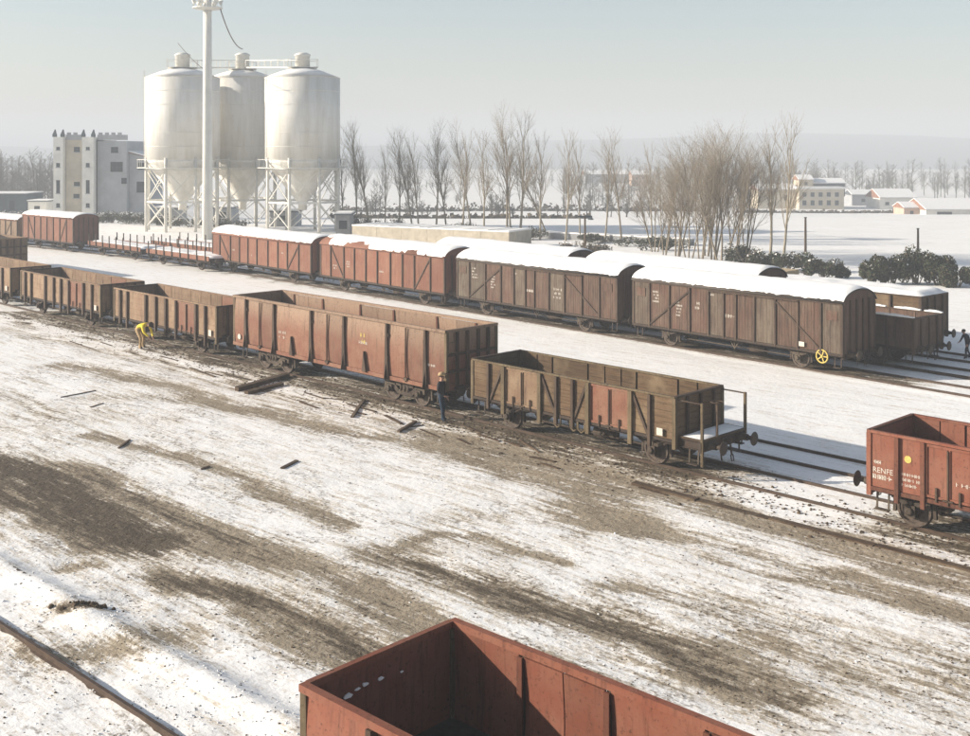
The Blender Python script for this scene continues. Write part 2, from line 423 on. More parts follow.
nbig = noise(nt, P0, .12, 4, .5)
ad = N(nt, 'ShaderNodeAttribute'); ad.attribute_name = 'dirt'; am = N(nt, 'ShaderNodeAttribute'); am.attribute_name = 'mud'
def math_(op, a, b_=None, c=None):
    n = N(nt, 'ShaderNodeMath', operation=op)
    for i, s in enumerate((a, b_, c)):
        if s is None: continue
        if hasattr(s, 'links'): nt.links.new(s, n.inputs[i])
        else: n.inputs[i].default_value = s
    return n.outputs[0]
mixn = math_('ADD', math_('ADD', math_('MULTIPLY', nst, .32), math_('MULTIPLY', nln, .28)), math_('ADD', math_('MULTIPLY', nmd, .2), math_('MULTIPLY', nfi, .2)))   # ~.5 +- .12
def thr(attr, gain, off, lo, hi):
    v = math_('MULTIPLY_ADD', attr, gain, math_('ADD', math_('MULTIPLY_ADD', mixn, 8.0, -4.0), off))
    mr = N(nt, 'ShaderNodeMapRange', interpolation_type='SMOOTHSTEP'); nt.links.new(v, mr.inputs[0]); mr.inputs[1].default_value = lo; mr.inputs[2].default_value = hi
    return mr.outputs[0]
snowc = mix(nt, ramp(nt, nbig, .35, .7), (.82, .805, .775), (.86, .85, .83))
snowc = mix(nt, math_('MULTIPLY', thr(ad.outputs['Fac'], 1.1, -.02, -.05, .75), .82), snowc, (.52, .445, .345))      # thin, soiled snow
earth = mix(nt, ramp(nt, nmd, .38, .66), (.22, .172, .115), (.34, .285, .205))
c = mix(nt, math_('MULTIPLY', thr(ad.outputs['Fac'], 1.6, -.5, .15, .6), .92), snowc, earth)
nsq = noise(nt, ms2.outputs[0], 1.1, 6, .62)
scuff = ramp(nt, math_('ABSOLUTE', math_('SUBTRACT', nsq, .5)), .006, .03, (1, 1, 1, 1), (0, 0, 0, 1))     # thin wandering lines of litter and ruts
npat = noise(nt, P0, .33, 4, .6)
yardm = N(nt, 'ShaderNodeMapRange'); nt.links.new(ad.outputs['Fac'], yardm.inputs[0]); yardm.inputs[1].default_value = .02; yardm.inputs[2].default_value = .1
c = mix(nt, math_('MULTIPLY', math_('MULTIPLY', scuff, ramp(nt, npat, .42, .52)), math_('MULTIPLY', yardm.outputs[0], math_('MULTIPLY', ramp(nt, nfi, .4, .58), .85))), c, (.13, .095, .06))
spk = noise(nt, P0, 21, 4, .7)
c = mix(nt, math_('MULTIPLY', ramp(nt, spk, .6, .68), math_('MULTIPLY', yardm.outputs[0], math_('MULTIPLY', ramp(nt, nmd, .42, .6), .75))), c, (.12, .09, .06))
c = mix(nt, math_('MULTIPLY', thr(am.outputs['Fac'], 1.7, -.75, .1, .65), .95), c, mix(nt, ramp(nt, nfi, .4, .62), (.045, .034, .022), (.115, .086, .056)))
nt.links.new(c, b.inputs['Base Color'])
nlu = noise(nt, P0, 3.6, 4, .6)
bp = N(nt, 'ShaderNodeBump'); nt.links.new(math_('MULTIPLY_ADD', ad.outputs['Fac'], .7, .22), bp.inputs['Strength']); bp.inputs['Distance'].default_value = .1
nt.links.new(math_('ADD', math_('ADD', math_('MULTIPLY', nfi, .6), math_('MULTIPLY', nlu, 1.1)), math_('MULTIPLY', nst, .7)), bp.inputs['Height']); nt.links.new(bp.outputs[0], b.inputs['Normal'])
me.materials.append(m)
ground = link('ground', me); ground['kind'] = 'structure'; ground['label'] = 'snowy railway yard ground with brown muddy wheel tracks and open fields'

# far hills
def hills(name, Y0, top, seed, mat, x0=-4000, x1=4000):
    mb = MB(); n = 160; rows = 10
    for j in range(rows+1):
        for i in range(n+1):
            x = x0+(x1-x0)*i/n; t = j/rows; y = Y0+t*900
            h = top(x)*(math.sin(t*math.pi)**.8)*(.7+.6*float(fbm(np.array(x), np.array(y), 500, seed)))
            mb.v.append((x, y, -36+h))
    for j in range(rows):
        for i in range(n):
            a = j*(n+1)+i; mb.f.append((a, a+1, a+n+2, a+n+1)); mb.smooth.append(True)
    o = mb.build(name, mat); o['kind'] = 'structure'; return o
plain('hill_wood', (.10, .11, .11), .35, .95, .02)
hills('hills', 1500, lambda x: 52+24*math.exp(-((x-750)/500)**2), 7, 'hill_wood')

# ------------------------------------------------------------------ tracks
RT = .13            # rail top above the ground
GAUGE = 1.668
def rail_profile(mb, pts, lateral):
    prof = [(-.06, -.04), (.06, -.04), (.06, -.025), (.011, -.005), (.011, .085), (.036, .095), (.036, .13), (-.036, .13), (-.036, .095), (-.011, .085), (-.011, -.005), (-.06, -.025)]
    k = len(mb.v); n = len(prof)
    for i, p in enumerate(pts):
        t = (pts[min(i+1, len(pts)-1)]-pts[max(i-1, 0)]).normalized(); s = Vector((-t.y, t.x, 0))
        for a, z in prof: mb.v.append(tuple(p+s*(lateral+a)+Vector((0, 0, z))))
    for i in range(len(pts)-1):
        for j in range(n):
            j2 = (j+1) % n; mb.f.append((k+i*n+j, k+i*n+j2, k+(i+1)*n+j2, k+(i+1)*n+j)); mb.smooth.append(False)
def track(pts, label, ties=None):
    pts = [Vector(p) for p in pts]; base = pts[0].copy()
    t = thing('railway_track', base, 0, label, 'railway track')
    q = [p-base for p in pts]
    for s in (-1, 1):
        mb = MB(); rail_profile(mb, q, s*GAUGE/2); mb.build('rail', 'rail_rust', t)
    if ties:
        mb = MB(); mb.box(-1.25, 1.25, -.12, .12, -.14, -.008); tm = mb.mesh('sleeper', 'sleeper_wood')
        a, b_, trk, c = ties
        x = a
        while x < b_:
            o = link('sleeper', tm, t, trk.at(x, c, rnd.uniform(-.075, -.035))-base); o.rotation_euler = (0, 0, trk.rz+math.pi/2+rnd.uniform(-.03, .03)); x += .63
    return t
def line(trk, lat, a, b_, n=2): return [trk.at(a+(b_-a)*i/(n-1), lat) for i in range(n)]
CA, CA2, CB, CC, CD, CF = 1.62, 5.05, 1.38, 5.23, 8.98, -1.36
track(line(TA, CA, -40, 110), 'railway track under the front row of open wagons', (-1, 76, TA, CA))
track([TA.at(-60, 9.5), TA.at(-30, 8.4), TA.at(-5, 7.4), TA.at(25, 6.0), TA.at(50, CA2), TA.at(110, CA2)], 'half buried railway track behind the front row, lying in blue shade')
pB = [TB.at(s_, CB) for s_ in (85, 40, 15, 0)]
for s_, b_ in ((-8, .35), (-16, 1.1), (-24, 2.2), (-34, 3.8), (-50, 6.8), (-80, 13)): pB.append(TB.at(s_, CB-b_))
pB = pB[::-1]
track(pB, 'railway track under the row of snow roofed vans', (-2, 66, TB, CB))
track(line(TB, CC, -6, 75), 'railway track of the second van row, behind the first')
track(line(TB, CD, 20, 75), 'railway track under the snow filled wagon behind the vans')
track(line(TF, CF, -60, 40), 'rusty foreground track in trodden snow carrying the red gondola')
pBg = [TB.at(s_, CC+.4-b_) for s_, b_ in ((-6, 0), (-14, .9), (-24, 2.4), (-40, 5.2), (-70, 11))]
track(pBg[::-1], 'railway track beside the silos carrying the far flat wagon')
# timber edging between yard road and front track
kb = thing('timber_edging', TA.at(TA.along(628, -1.5, 0), -1.2), TA.rz, 'low brown timber edging line between muddy road and front track', 'edging')
x = 0
while x < 24:
    l = rnd.uniform(2.2, 3.6); mb = MB(); mb.box(0, l-.04, -.13, .13, -.15, .035); o = mb.build('timber', 'old_wood', kb)
    o.location = (x, (.1*x/20)+rnd.uniform(-.04, .04), rnd.uniform(-.03, .01)); o.rotation_euler = (rnd.uniform(-.05, .05), 0, rnd.uniform(-.012, .012)); x += l

# ------------------------------------------------------------------ wagon parts (local: x along the track, -y towards the yard, z from ground)
def wheel_mesh(r=.49):
    mb = MB()
    mb.lathe([(.075, -.09), (.13, -.09), (.13, -.05), (.20, -.03), (r-.1, -.025), (r-.07, -.06), (r, -.06), (r, .045), (r+.028, .05), (r+.028, .08), (r-.07, .08), (r-.1, .0), (.20, .0), (.13, .04), (.075, .04)], (0, 0, 0), (0, 1, 0), 28, sm=False)
    return mb.mesh('wheel', 'wheel_steel')
WM = wheel_mesh(); WMS = wheel_mesh(.46)
def axle_guard_mesh(n='axle_guard'):
    """leaf spring, axle box and W iron of one wheel, hub at origin, outside towards -y"""
    mb = MB()
    mb.box(-.15, .15, -.19, .02, -.17, .15)                       # axle box
    mb.lathe([(.11, 0), (.11, .05), (.06, .07)], (0, -.19, -.01), (0, -1, 0), 14)
    for s in (-1, 1):
        mb.beam((s*.17, -.03, -.2), (s*.2, -.03, .5), .07, .03, (0, 1, 0))
        mb.beam((s*.2, -.03, .18), (s*.52, -.03, .52), .08, .025, (0, 1, 0))
        mb.beam((s*.62, -.09, .31), (s*.56, -.09, .46), .05, .05)  # shackles
    mb.beam((-.17, -.03, -.2), (.17, -.03, -.2), .05, .03, (0, 1, 0))
    for k in range(6):                                            # leaves
        L = .64-.09*k; pts = [(L*t, -.09, .31-.09*(1-(t*L/.64)**2)-.022*k) for t in (-1, -.5, 0, .5, 1)]
        for a, b_ in zip(pts, pts[1:]): mb.beam(a, b_, .09, .02)
    mb.box(-.06, .06, -.15, -.03, .05, .27)
    return mb.mesh(n, 'running_gear')
AGM = axle_guard_mesh()
def buffer_mesh():
    mb = MB(); mb.box(0, .04, -.17, .17, -.17, .17)
    mb.lathe([(.13, .04), (.125, .1), (.105, .30), (.105, .33)], (0, 0, 0), (1, 0, 0), 16)
    mb.lathe([(.07, .3), (.07, .53), (.20, .56), (.23, .575), (.20, .60), (.1, .615), (0, .618)], (0, 0, 0), (1, 0, 0), 18)
    return mb.mesh('buffer', 'running_gear')
BFM = buffer_mesh()
def hook_mesh():
    mb = MB(); mb.box(0, .05, -.12, .12, -.12, .12); mb.beam((0, 0, 0), (.26, 0, .02), .06, .1); mb.beam((.26, 0, .0), (.3, 0, .12), .06, .06)
    mb.beam((.24, 0, -.02), (.30, 0, -.42), .035, .05); mb.tube([(.3, -.06, -.4), (.34, -.06, -.6), (.34, .06, -.6), (.3, .06, -.4)], .02, 6)
    mb.tube([(0, -.4, -.08), (.14, -.4, -.2), (.16, -.36, -.55)], .026, 6)
    return mb.mesh('coupling', 'running_gear')
HKM = hook_mesh()
def step_mesh():
    mb = MB()
    for x in (-.17, .17): mb.beam((x, 0, 0), (x, -.02, -.46), .03, .05, (1, 0, 0))
    mb.box(-.2, .2, -.16, .03, -.48, -.45); return mb.mesh('footstep', 'running_gear')
STM = step_mesh()

def running_gear(t, L, W, wheels, zf, step=True, bogie=False, endplat=0.):
    """frame, wheels, springs, buffers.  zf underside of body floor"""
    x0, x1 = -L/2, L/2+endplat; zs = zf-.26
    mb = MB()
    for s in (-1, 1):
        y = s*(W/2-.22); mb.box(x0, x1, y-.04, y+.04, zs, zf); mb.box(x0, x1, y-.09, y+.09, zs, zs+.025); mb.box(x0, x1, y-.09, y+.09, zf-.025, zf)
    for x in (x0, x1-.09): mb.box(x, x+.09, -W/2+.06, W/2-.06, zs-.05, zf+.02)
    for i in range(1, 7):
        x = x0+(x1-x0)*i/7; mb.box(x-.05, x+.05, -W/2+.3, W/2-.3, zs+.06, zf-.03)
    mb.build('underframe', 'steel_dark', t)
    for x in wheels:
        ax = MB(); ax.tube([(x, -.98, RT+.49), (x, .98, RT+.49)], .075, 10); ax.build('axle', 'wheel_steel', t)
        for s in (-1, 1):
            o = link('wheel', WM, t, (x, s*(GAUGE/2+.02), RT+.49)); o.rotation_euler = (0, rnd.uniform(0, 3), math.pi if s > 0 else 0)
            if not bogie:
                o = link('axle_guard', AGM, t, (x, s*1.0, RT+.49))
                if s > 0: o.rotation_euler = (0, 0, math.pi)
    for e, x in ((-1, x0), (1, x1)):
        for s in (-1, 1):
            o = link('buffer', BFM, t, (x, s*.875, RT+.97)); o.rotation_euler = (0, 0, 0 if e > 0 else math.pi)
        o = link('coupling', HKM, t, (x, 0, RT+.97)); o.rotation_euler = (0, 0, 0 if e > 0 else math.pi)
        if step:
            for s in (-1, 1):
                o = link('footstep', STM, t, (x-e*.35, s*(W/2-.2), zs)); o.rotation_euler = (0, 0, math.pi if s > 0 else 0)
    # brake gear: shoes, rods, cylinders
    for x in wheels:
        for sd in (-1, 1):
            for e in (-1, 1):
                o = link('brake_shoe', BSM, t, (x, sd*.84, RT)); o.scale = (e, 1, 1)
    if not bogie and len(wheels) > 1:
        for sd in (-1, 1): mb = MB(); mb.beam((wheels[0]+.6, sd*.55, RT+.42), (wheels[-1]-.6, sd*.55, RT+.42), .04, .05); mb.build('brake_rod', 'running_gear', t)
        mb = MB(); mb.tube([(-.9, .3, RT+.5), (-.3, .3, RT+.5)], .17, 12); mb.build('brake_cylinder', 'running_gear', t)
        mb = MB(); mb.tube([(.6, -.35, RT+.45), (1.5, -.35, RT+.45)], .2, 12); mb.build('air_tank', 'running_gear', t)
        mb = MB(); mb.beam((.0, -.9, zs), (.0, -.9, RT+.35), .05, .06); mb.beam((-.3, -.9, zs), (.0, -.9, RT+.4), .04, .05); mb.beam((.3, -.9, zs), (.0, -.9, RT+.4), .04, .05); mb.build('brake_hanger', 'running_gear', t)
def brake_shoe_mesh():
    mb = MB(); mb.beam((.58, 0, .3), (.55, 0, .72), .09, .1, (0, 1, 0)); mb.beam((.585, 0, .5), (.66, 0, .98), .03, .05, (0, 1, 0)); return mb.mesh('brake_shoe', 'running_gear')
BSM = brake_shoe_mesh()

def bogie(t, x, W, zs):
    bg = MB()
    for s in (-1, 1):
        y = s*1.02
        bg.beam((-1.25, y, RT+.62), (-.62, y, RT+.62), .1, .2); bg.beam((.62, y, RT+.62), (1.25, y, RT+.62), .1, .2)
        bg.beam((-.66, y, RT+.62), (-.4, y, RT+.42), .1, .18); bg.beam((.66, y, RT+.62), (.4, y, RT+.42), .1, .18); bg.beam((-.45, y, RT+.42), (.45, y, RT+.42), .1, .18)
        bg.beam((-.55, y, RT+.72), (.55, y, RT+.72), .1, .12)
        for q in (-.9, .9):
            bg.box(q-.16, q+.16, y-.13, y+.13, RT+.36, RT+.66); bg.lathe([(.12, 0), (.12, .05), (.07, .08)], (q, y+s*.13, RT+.49), (0, s, 0), 14)
        for q in (-.22, 0, .22): bg.lathe([(.085, 0), (.085, .26)], (q, y, RT+.47), (0, 0, 1), 10)
    bg.box(-.2, .2, -1.05, 1.05, RT+.5, zs)
    o = bg.build('bogie_frame', 'running_gear', t); o.location = (x, 0, 0)

# --- body pieces.  every piece is a part of its own
def planks(x0, x1, y0, y1, z0, z1, n, gap=.012):
    mb = MB(); h = (z1-z0)/n
    for i in range(n):
        e = rnd.uniform(-.006, .006); mb.box(x0, x1, y0+e, y1+e, z0+i*h+gap/2, z0+(i+1)*h-gap/2)
    mb.box(x0+.01, x1-.01, (y0+y1)/2-.006, (y0+y1)/2+.006, z0+.01, z1-.01)
    return mb
def vboards(x0, x1, y0, y1, z0, z1, n, gap=.012):
    mb = MB(); w = (x1-x0)/n
    for i in range(n):
        e = rnd.uniform(-.004, .004); mb.box(x0+i*w+gap/2, x0+(i+1)*w-gap/2, y0+e, y1+e, z0, z1)
    mb.box(x0+.01, x1-.01, (y0+y1)/2-.006, (y0+y1)/2+.006, z0+.01, z1-.01)
    return mb
def steel_door(t, x0, x1, s, W, z0, z1, mat, ribs=2, bars=True, name='door'):
    """framed steel side door on side s; plate, raised frame, ribs and locking bar"""
    y = s*W/2; a, b_ = sorted((y-s*.05, y)); mb = MB()
    mb.box(x0, x1, a, b_, z0, z1); a, b_ = sorted((y, y+s*.035)); w = .07
    mb.box(x0, x1, a, b_, z0, z0+w); mb.box(x0, x1, a, b_, z1-w, z1); mb.box(x0, x0+w, a, b_, z0+w, z1-w); mb.box(x1-w, x1, a, b_, z0+w, z1-w)
    xm = (x0+x1)/2; mb.box(xm-.06, xm-.015, a, b_, z0+w, z1-w); mb.box(xm+.015, xm+.06, a, b_, z0+w, z1-w)
    d = mb.build(name, mat, t)
    if bars:
        mb = MB(); a, b_ = sorted((y+s*.03, y+s*.07))
        mb.box(xm-.02, xm+.02, a, b_, z0-.12, z1-.1); mb.box(xm-.14, xm+.14, a, b_, z0-.02, z0+.03); mb.build('locking_bar', 'post_dark', d)
        for q in ((x0*3+x1)/4, (x0+3*x1)/4):
            mb = MB(); mb.box(q-.025, q+.025, a, b_, z0-.08, z0+.3); mb.build('hinge', 'post_dark', d)
    return d
def post(t, x, s, W, z0, z1, w=.1, depth=.09, mat='post_dark', taper=0., name='post'):
    y = s*W/2; mb = MB()
    if taper: mb.prism([(x-w/2, y, z1), (x+w/2, y, z1), (x+w/2+taper*.2, y, z0), (x-w/2-taper*.2, y, z0)], (0, s*depth, 0))
    else:
        a, b_ = sorted((y+s*.002, y+s*depth)); mb.box(x-w/2, x+w/2, a, b_, z0, z1)
    if taper:                                # foot flares outwards like a gusset
        mb.prism([(x, y+s*depth*.9, z0+.75), (x, y+s*(depth+.13), z0), (x, y+s*depth*.9, z0)], (.02, 0, 0))
    return mb.build(name, mat, t)
def brace(t, xa, za, xb, zb, s, W, mat='post_dark', w=.09, depth=.05):
    mb = MB(); y = s*(W/2+.03); mb.beam((xa, y, za), (xb, y, zb), depth, w, (0, 0, 1)) if False else mb.beam((xa, y, za), (xb, y, zb), w, depth, (0, s, 0))
    return mb.build('diagonal_brace', mat, t)
def marks(t, x, z, s, W, rows, h=.09, w=.5, seed=0, off=.006, mat='white_print', name='lettering'):
    """lines of small worn stencilled characters, too worn to read"""
    r = random.Random(seed); mb = MB(); y = s*(W/2+off)
    for k in range(rows):
        u = 0; wr = w*r.uniform(.6, 1)
        while u < wr:
            cw = h*r.uniform(.45, .7); xx = x+u; zz = z-k*h*1.7
            if r.random() < .86:
                kind = r.randrange(3); e = h*.17
                if kind != 1: mb.add([(xx, y, zz), (xx+e, y, zz), (xx+e, y, zz+h), (xx, y, zz+h)], [(0, 1, 2, 3)])
                mb.add([(xx+e*.5, y, zz+(h-e)*r.random()), (xx+cw, y, zz+(h-e)*.5), (xx+cw, y, zz+(h-e)*.5+e), (xx+e*.5, y, zz+h*.6)], [(0, 1, 2, 3)])
                if kind: mb.add([(xx+cw-e, y, zz), (xx+cw, y, zz), (xx+cw, y, zz+h), (xx+cw-e, y, zz+h)], [(0, 1, 2, 3)])
            u += cw+h*.16
    return mb.build(name, mat, t)
def text(t, s_, x, z, size, W, mat='white_print'):
    cu = bpy.data.curves.new('lettering', 'FONT'); cu.body = s_; cu.size = size; cu.resolution_u = 2
    o = bpy.data.objects.new('tmp', cu); COL.objects.link(o); bpy.context.view_layer.update()
    me = bpy.data.meshes.new_from_object(o.evaluated_get(bpy.context.evaluated_depsgraph_get())); bpy.data.objects.remove(o)
    me.transform(Matrix.Translation((x, -(W/2+.007), z)) @ Matrix.Rotation(math.pi/2, 4, 'X')); me.materials.clear(); me.materials.append(MATS[mat])
    return link('lettering', me, t)
def plate(t, x, z, s, W, w=.2, h=.2):
    mb = MB(); a, b_ = sorted((s*(W/2+.09), s*(W/2+.1))); mb.box(x-w/2, x+w/2, a, b_, z-h/2, z+h/2); return mb.build('label_plate', 'white_print', t)

def end_wall(t, x, e, W, z0, z1, mat, postmat, nplank=6, posts=(-.75, 0, .75), name='end_wall'):
    mb = MB(); h = (z1-z0)/nplank
    for i in range(nplank):
        q = rnd.uniform(-.004, .004); mb.box(x-.03+q, x+.03+q, -W/2+.05, W/2-.05, z0+i*h+.006, z0+(i+1)*h-.006)
    mb.box(x-.008, x+.008, -W/2+.05, W/2-.05, z0+.01, z1-.01)
    w = mb.build(name, mat, t)
    for y in posts:
        m2 = MB(); a, b_ = sorted((x+e*.032, x+e*.12)); m2.box(a, b_, y-.05, y+.05, z0-.3, z1); m2.build('end_post', postmat, t)
    m2 = MB(); a, b_ = sorted((x-.05, x+.07*e if e > 0 else x-.07)); m2.box(x-.06, x+.06, -W/2, W/2, z1, z1+.07); m2.build('end_rail', postmat, t)
    return w
def corner_posts(t, L, W, z0, z1, mat):
    for e in (-1, 1):
        for s in (-1, 1):
            mb = MB(); x = e*L/2; y = s*W/2
            xa, xb = sorted((x-e*.1, x+e*.035)); ya, yb = sorted((y-s*.1, y+s*.035)); mb.box(xa, xb, ya, yb, z0, z1); mb.build('corner_post', mat, t)
def top_rails(t, L, W, z, mat, h=.07, w=.1):
    for s in (-1, 1):
        mb = MB(); y = s*(W/2-.01); mb.box(-L/2, L/2, y-w/2, y+w/2, z+.001, z+h); mb.build('top_rail', mat, t)
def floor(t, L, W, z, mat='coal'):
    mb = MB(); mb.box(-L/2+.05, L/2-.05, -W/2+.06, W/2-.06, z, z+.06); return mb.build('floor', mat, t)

def wagon(name, trk, clat, a0, a1, label, bias=0, group=None):
    """empty at the wagon's middle, at ground level on its track"""
    return thing(name, trk.at((a0+a1)/2, clat), trk.rz, label, 'wagon', group), a1-a0, (a0+a1)/2

# ------------------------------------------------------------------ 1  foreground + row gondolas (bogie, high steel sides)
def gondola(trk, clat, a0, a1, label, xs, zt=3.36, W=2.76, mat='gondola_paint', seed=1, load=None):
    """xs: list of (kind, x0, x1) bays in local x"""
    t, L, mid = wagon('gondola_wagon', trk, clat, a0, a1, label)
    zf = 1.22; zb = 1.08
    running_gear(t, L-.5, W-.1, [-L/2+2.0, -L/2+3.8, L/2-3.8, L/2-2.0], zf, bogie=True)
    for x in (-L/2+2.9, L/2-2.9): bogie(t, x, W, zf-.26)
    floor(t, L, W, zf+.01)
    for s in (-1, 1):
        mb = MB(); a, b_ = sorted((s*(W/2-.08), s*(W/2+.06))); mb.box(-L/2, L/2, a, b_, zb-.02, zb+.14); mb.build('side_sill', mat, t)
        for kind, x0, x1 in xs:
            if kind == 'door':
                y = s*W/2; xm = (x0+x1)/2
                for k, (u0, u1) in enumerate(((x0+.06, xm-.012), (xm+.012, x1-.06))):
                    mb = MB(); nseg = 6; inner = []; outer = []
                    for i in range(nseg+1):      # leaf with a slightly dished lower half
                        f = i/nseg; z = zb+.16+(zt-zb-.18)*f; bow = .045*math.sin(math.pi*min(1, f*1.05))
                        outer += [(u0, y+s*bow, z), (u1, y+s*bow, z)]; inner += [(u0, y+s*(bow-.05), z), (u1, y+s*(bow-.05), z)]
                    fs = []; m_ = len(outer)
                    for i in range(nseg):
                        q = 2*i; fs += [(q, q+1, q+3, q+2), (m_+q, m_+q+2, m_+q+3, m_+q+1), (q, q+2, m_+q+2, m_+q), (q+1, m_+q+1, m_+q+3, q+3)]
                    fs += [(0, m_, m_+1, 1), (m_-2, m_-1, 2*m_-1, 2*m_-2)]
                    mb.add(outer+inner, fs); d = mb.build('door_leaf', mat, t)
                    for hz in (.35, .8):
                        m2 = MB(); hx = u0+.02 if k == 0 else u1-.02; z = zb+.16+(zt-zb)*hz*.9; a, b_ = sorted((y+s*.04, y+s*.1)); m2.box(hx-.05, hx+.05, a, b_, z-.06, z+.06); m2.build('hinge', 'post_dark', d)
                mb = MB(); mb.tube([(xm, y+s*.085, zb+.05), (xm, y+s*.1, (zb+zt)/2), (xm, y+s*.085, zt-.05)], .03, 8); mb.box(xm-.1, xm+.1, *sorted((y+s*.05, y+s*.12)), zb+.1, zb+.22); mb.build('locking_bar', 'post_dark', t)
            else:
                mb = MB(); y = s*W/2; nseg = 6; fs = []; o_ = []; i_ = []
                for i in range(nseg+1):
                    f = i/nseg; z = zb+.14+(zt-zb-.14)*f; bow = .03*math.sin(math.pi*f)
                    o_ += [(x0+.05, y+s*bow, z), (x1-.05, y+s*bow, z)]; i_ += [(x0+.05, y+s*(bow-.04), z), (x1-.05, y+s*(bow-.04), z)]
                m_ = len(o_)
                for i in range(nseg):
                    q = 2*i; fs += [(q, q+1, q+3, q+2), (m_+q, m_+q+2, m_+q+3, m_+q+1), (q, q+2, m_+q+2, m_+q), (q+1, m_+q+1, m_+q+3, q+3)]
                fs += [(0, m_, m_+1, 1), (m_-2, m_-1, 2*m_-1, 2*m_-2)]
                mb.add(o_+i_, fs); mb.build('side_panel', mat, t)
                if kind == 'wide':
                    xm = (x0+x1)/2; mb = MB(); mb.prism([(xm-.02, y+s*.035, zb+.95), (xm-.13, y+s*.03, zb+.1), (xm+.13, y+s*.03, zb+.1)], (0, s*.12, 0)); mb.build('gusset', 'post_dark', t)
        edges = sorted({round(q, 3) for _, u, v in xs for q in (u, v)})
        for x in edges[1:-1]: post(t, x, s, W, zb, zt, .1, .13, 'post_dark', taper=.35)
        # inside ribs
        for x in edges[1:-1]:
            mb = MB(); a, b_ = sorted((s*(W/2-.09), s*(W/2-.05))); mb.box(x-.05, x+.05, a, b_, zf+.07, zt-.02); mb.build('inner_rib', 'post_red', t)
    top_rails(t, L, W+.06, zt, mat, .11, .13)
    corner_posts(t, L, W, zb, zt, 'post_ochre')
    for e in (-1, 1):
        x = e*(L/2-.03); mb = MB(); mb.box(x-.03, x+.03, -W/2+.05, W/2-.05, zb, zt); mb.build('end_wall', mat, t)
        for y in (-.85, -.3, .3, .85):
            mb = MB(); a, b_ = sorted((x+e*.032, x+e*.13)); mb.box(a, b_, y-.06, y+.06, zb-.1, zt); mb.build('end_post', 'post_dark', t)
        for z in (zb+.75, zb+1.4):
            mb = MB(); a, b_ = sorted((x+e*.033, x+e*.1)); mb.box(a, b_, -W/2+.06, W/2-.06, z-.05, z+.05); mb.build('end_beam', 'post_dark', t)
        mb = MB(); mb.box(x-.05, x+.05, -W/2+.05, W/2-.05, zt+.001, zt+.108); mb.build('end_rail', mat, t)
        for z in np.arange(zb+.3, zt, .4):           # ladder irons on the corner
            mb = MB(); mb.beam((x+e*.13, -W/2+.1, z), (x+e*.13, -W/2+.42, z), .03, .03); mb.build('ladder_rung', 'post_ochre', t)
    return t, L, mid
def bays_from_px(trk, lat, mid, pxs, z=2.1): return [trk.along(p, lat, z)-mid for p in pxs]

# gondola in the front row, bay edges read off the photograph
a0 = TA.along(233.5, .2, 2.1); a1 = TA.along(445.7, .2, 2.1); mid = (a0+a1)/2
q = bays_from_px(TA, .2, mid, [233.5, 246.5, 274.5, 311.5, 344.5, 387.5, 426, 445.7])
gt, gL, _ = gondola(TA, CA, a0, a1, 'tall faded red gondola wagon with open top, person standing at its end',
    [('panel', q[0], q[1]), ('door', q[1], q[2]), ('wide', q[2], q[3]), ('door', q[3], q[4]), ('wide', q[4], q[5]), ('door', q[5], q[6]), ('panel', q[6], q[7])])
marks(gt, q[2]+.35, 2.05, -1, 2.76, 2, .13, .9, 3, .042); marks(gt, q[4]+1.0, 2.3, -1, 2.76, 1, .13, .7, 4, .042); marks(gt, q[6]+.1, 1.95, -1, 2.76, 1, .1, .6, 5, .042)
marks(gt, q[4]+1.1, 2.6, -1, 2.76, 2, .16, .35, 9, .042, 'yellow_paint')
mb = MB(); mb.lathe([(.13, 0), (.13, .02)], (q[0]+.55, -1.38-.05, 1.5), (0, -1, 0), 16); mb.build('label_disc', 'white_print', gt)

# second gondola far left, standing behind the front row, heaped load
pE = g(27, 262, 1.15)
al_, la_ = TA.coords(pE.x, pE.y)
TA2 = Track((pE.x, pE.y), 46.3)
gl, gl_L, _ = gondola(TA2, -1.38, -14, 0, 'tall brown gondola wagon heaped with earth, dark end facing the yard',
    [('panel', -7, -5.6), ('door', -5.6, -3.2), ('wide', -3.2, 0), ('door', 0, 2.4), ('wide', 2.4, 5.6), ('panel', 5.6, 7)], mat='open_brown', zt=3.1)
mb = MB(); nu, nv = 28, 8
for i in range(nu+1):
    for j in range(nv+1):
        x = -6.85+13.7*i/nu; y = -1.28+2.56*j/nv; h = .75*math.sin(math.pi*i/nu)**.35*math.sin(math.pi*j/nv)**.6
        mb.v.append((x, y, 2.85+h*(.6+.5*mnoise.noise(Vector((x*1.3, y*1.5, 3))))))
for i in range(nu):
    for j in range(nv):
        a = i*(nv+1)+j; mb.f.append((a, a+1, a+nv+2, a+nv+1)); mb.smooth.append(True)
tag(link('earth_load', mb.mesh('earth_load', 'dirt_clod'), None, gl.location), 'heap of brown earth filling the tall gondola behind the front row', 'load').rotation_euler = gl.rotation_euler

# foreground gondola: far side at lat 0, left end wall at along 0
FL = 13.5
fx = [TF.along(p, 0, 2.9)-FL/2 for p in (451, 524, 566)]
step_ = 1.55
fb = [('panel', -FL/2, -FL/2+1.55)]
e_ = [-FL/2+1.55+i*1.66 for i in range(7)]
for i, (u, v) in enumerate(zip(e_, e_[1:])): fb.append(('door' if i % 2 == 0 else 'wide', u, v))
fb.append(('panel', e_[-1], FL/2))
fg, _, _ = gondola(TF, -1.5, 0, FL, 'bright red gondola wagon in the foreground seen into its dark open top', fb, mat='red_paint', zt=2.74, W=3.02)

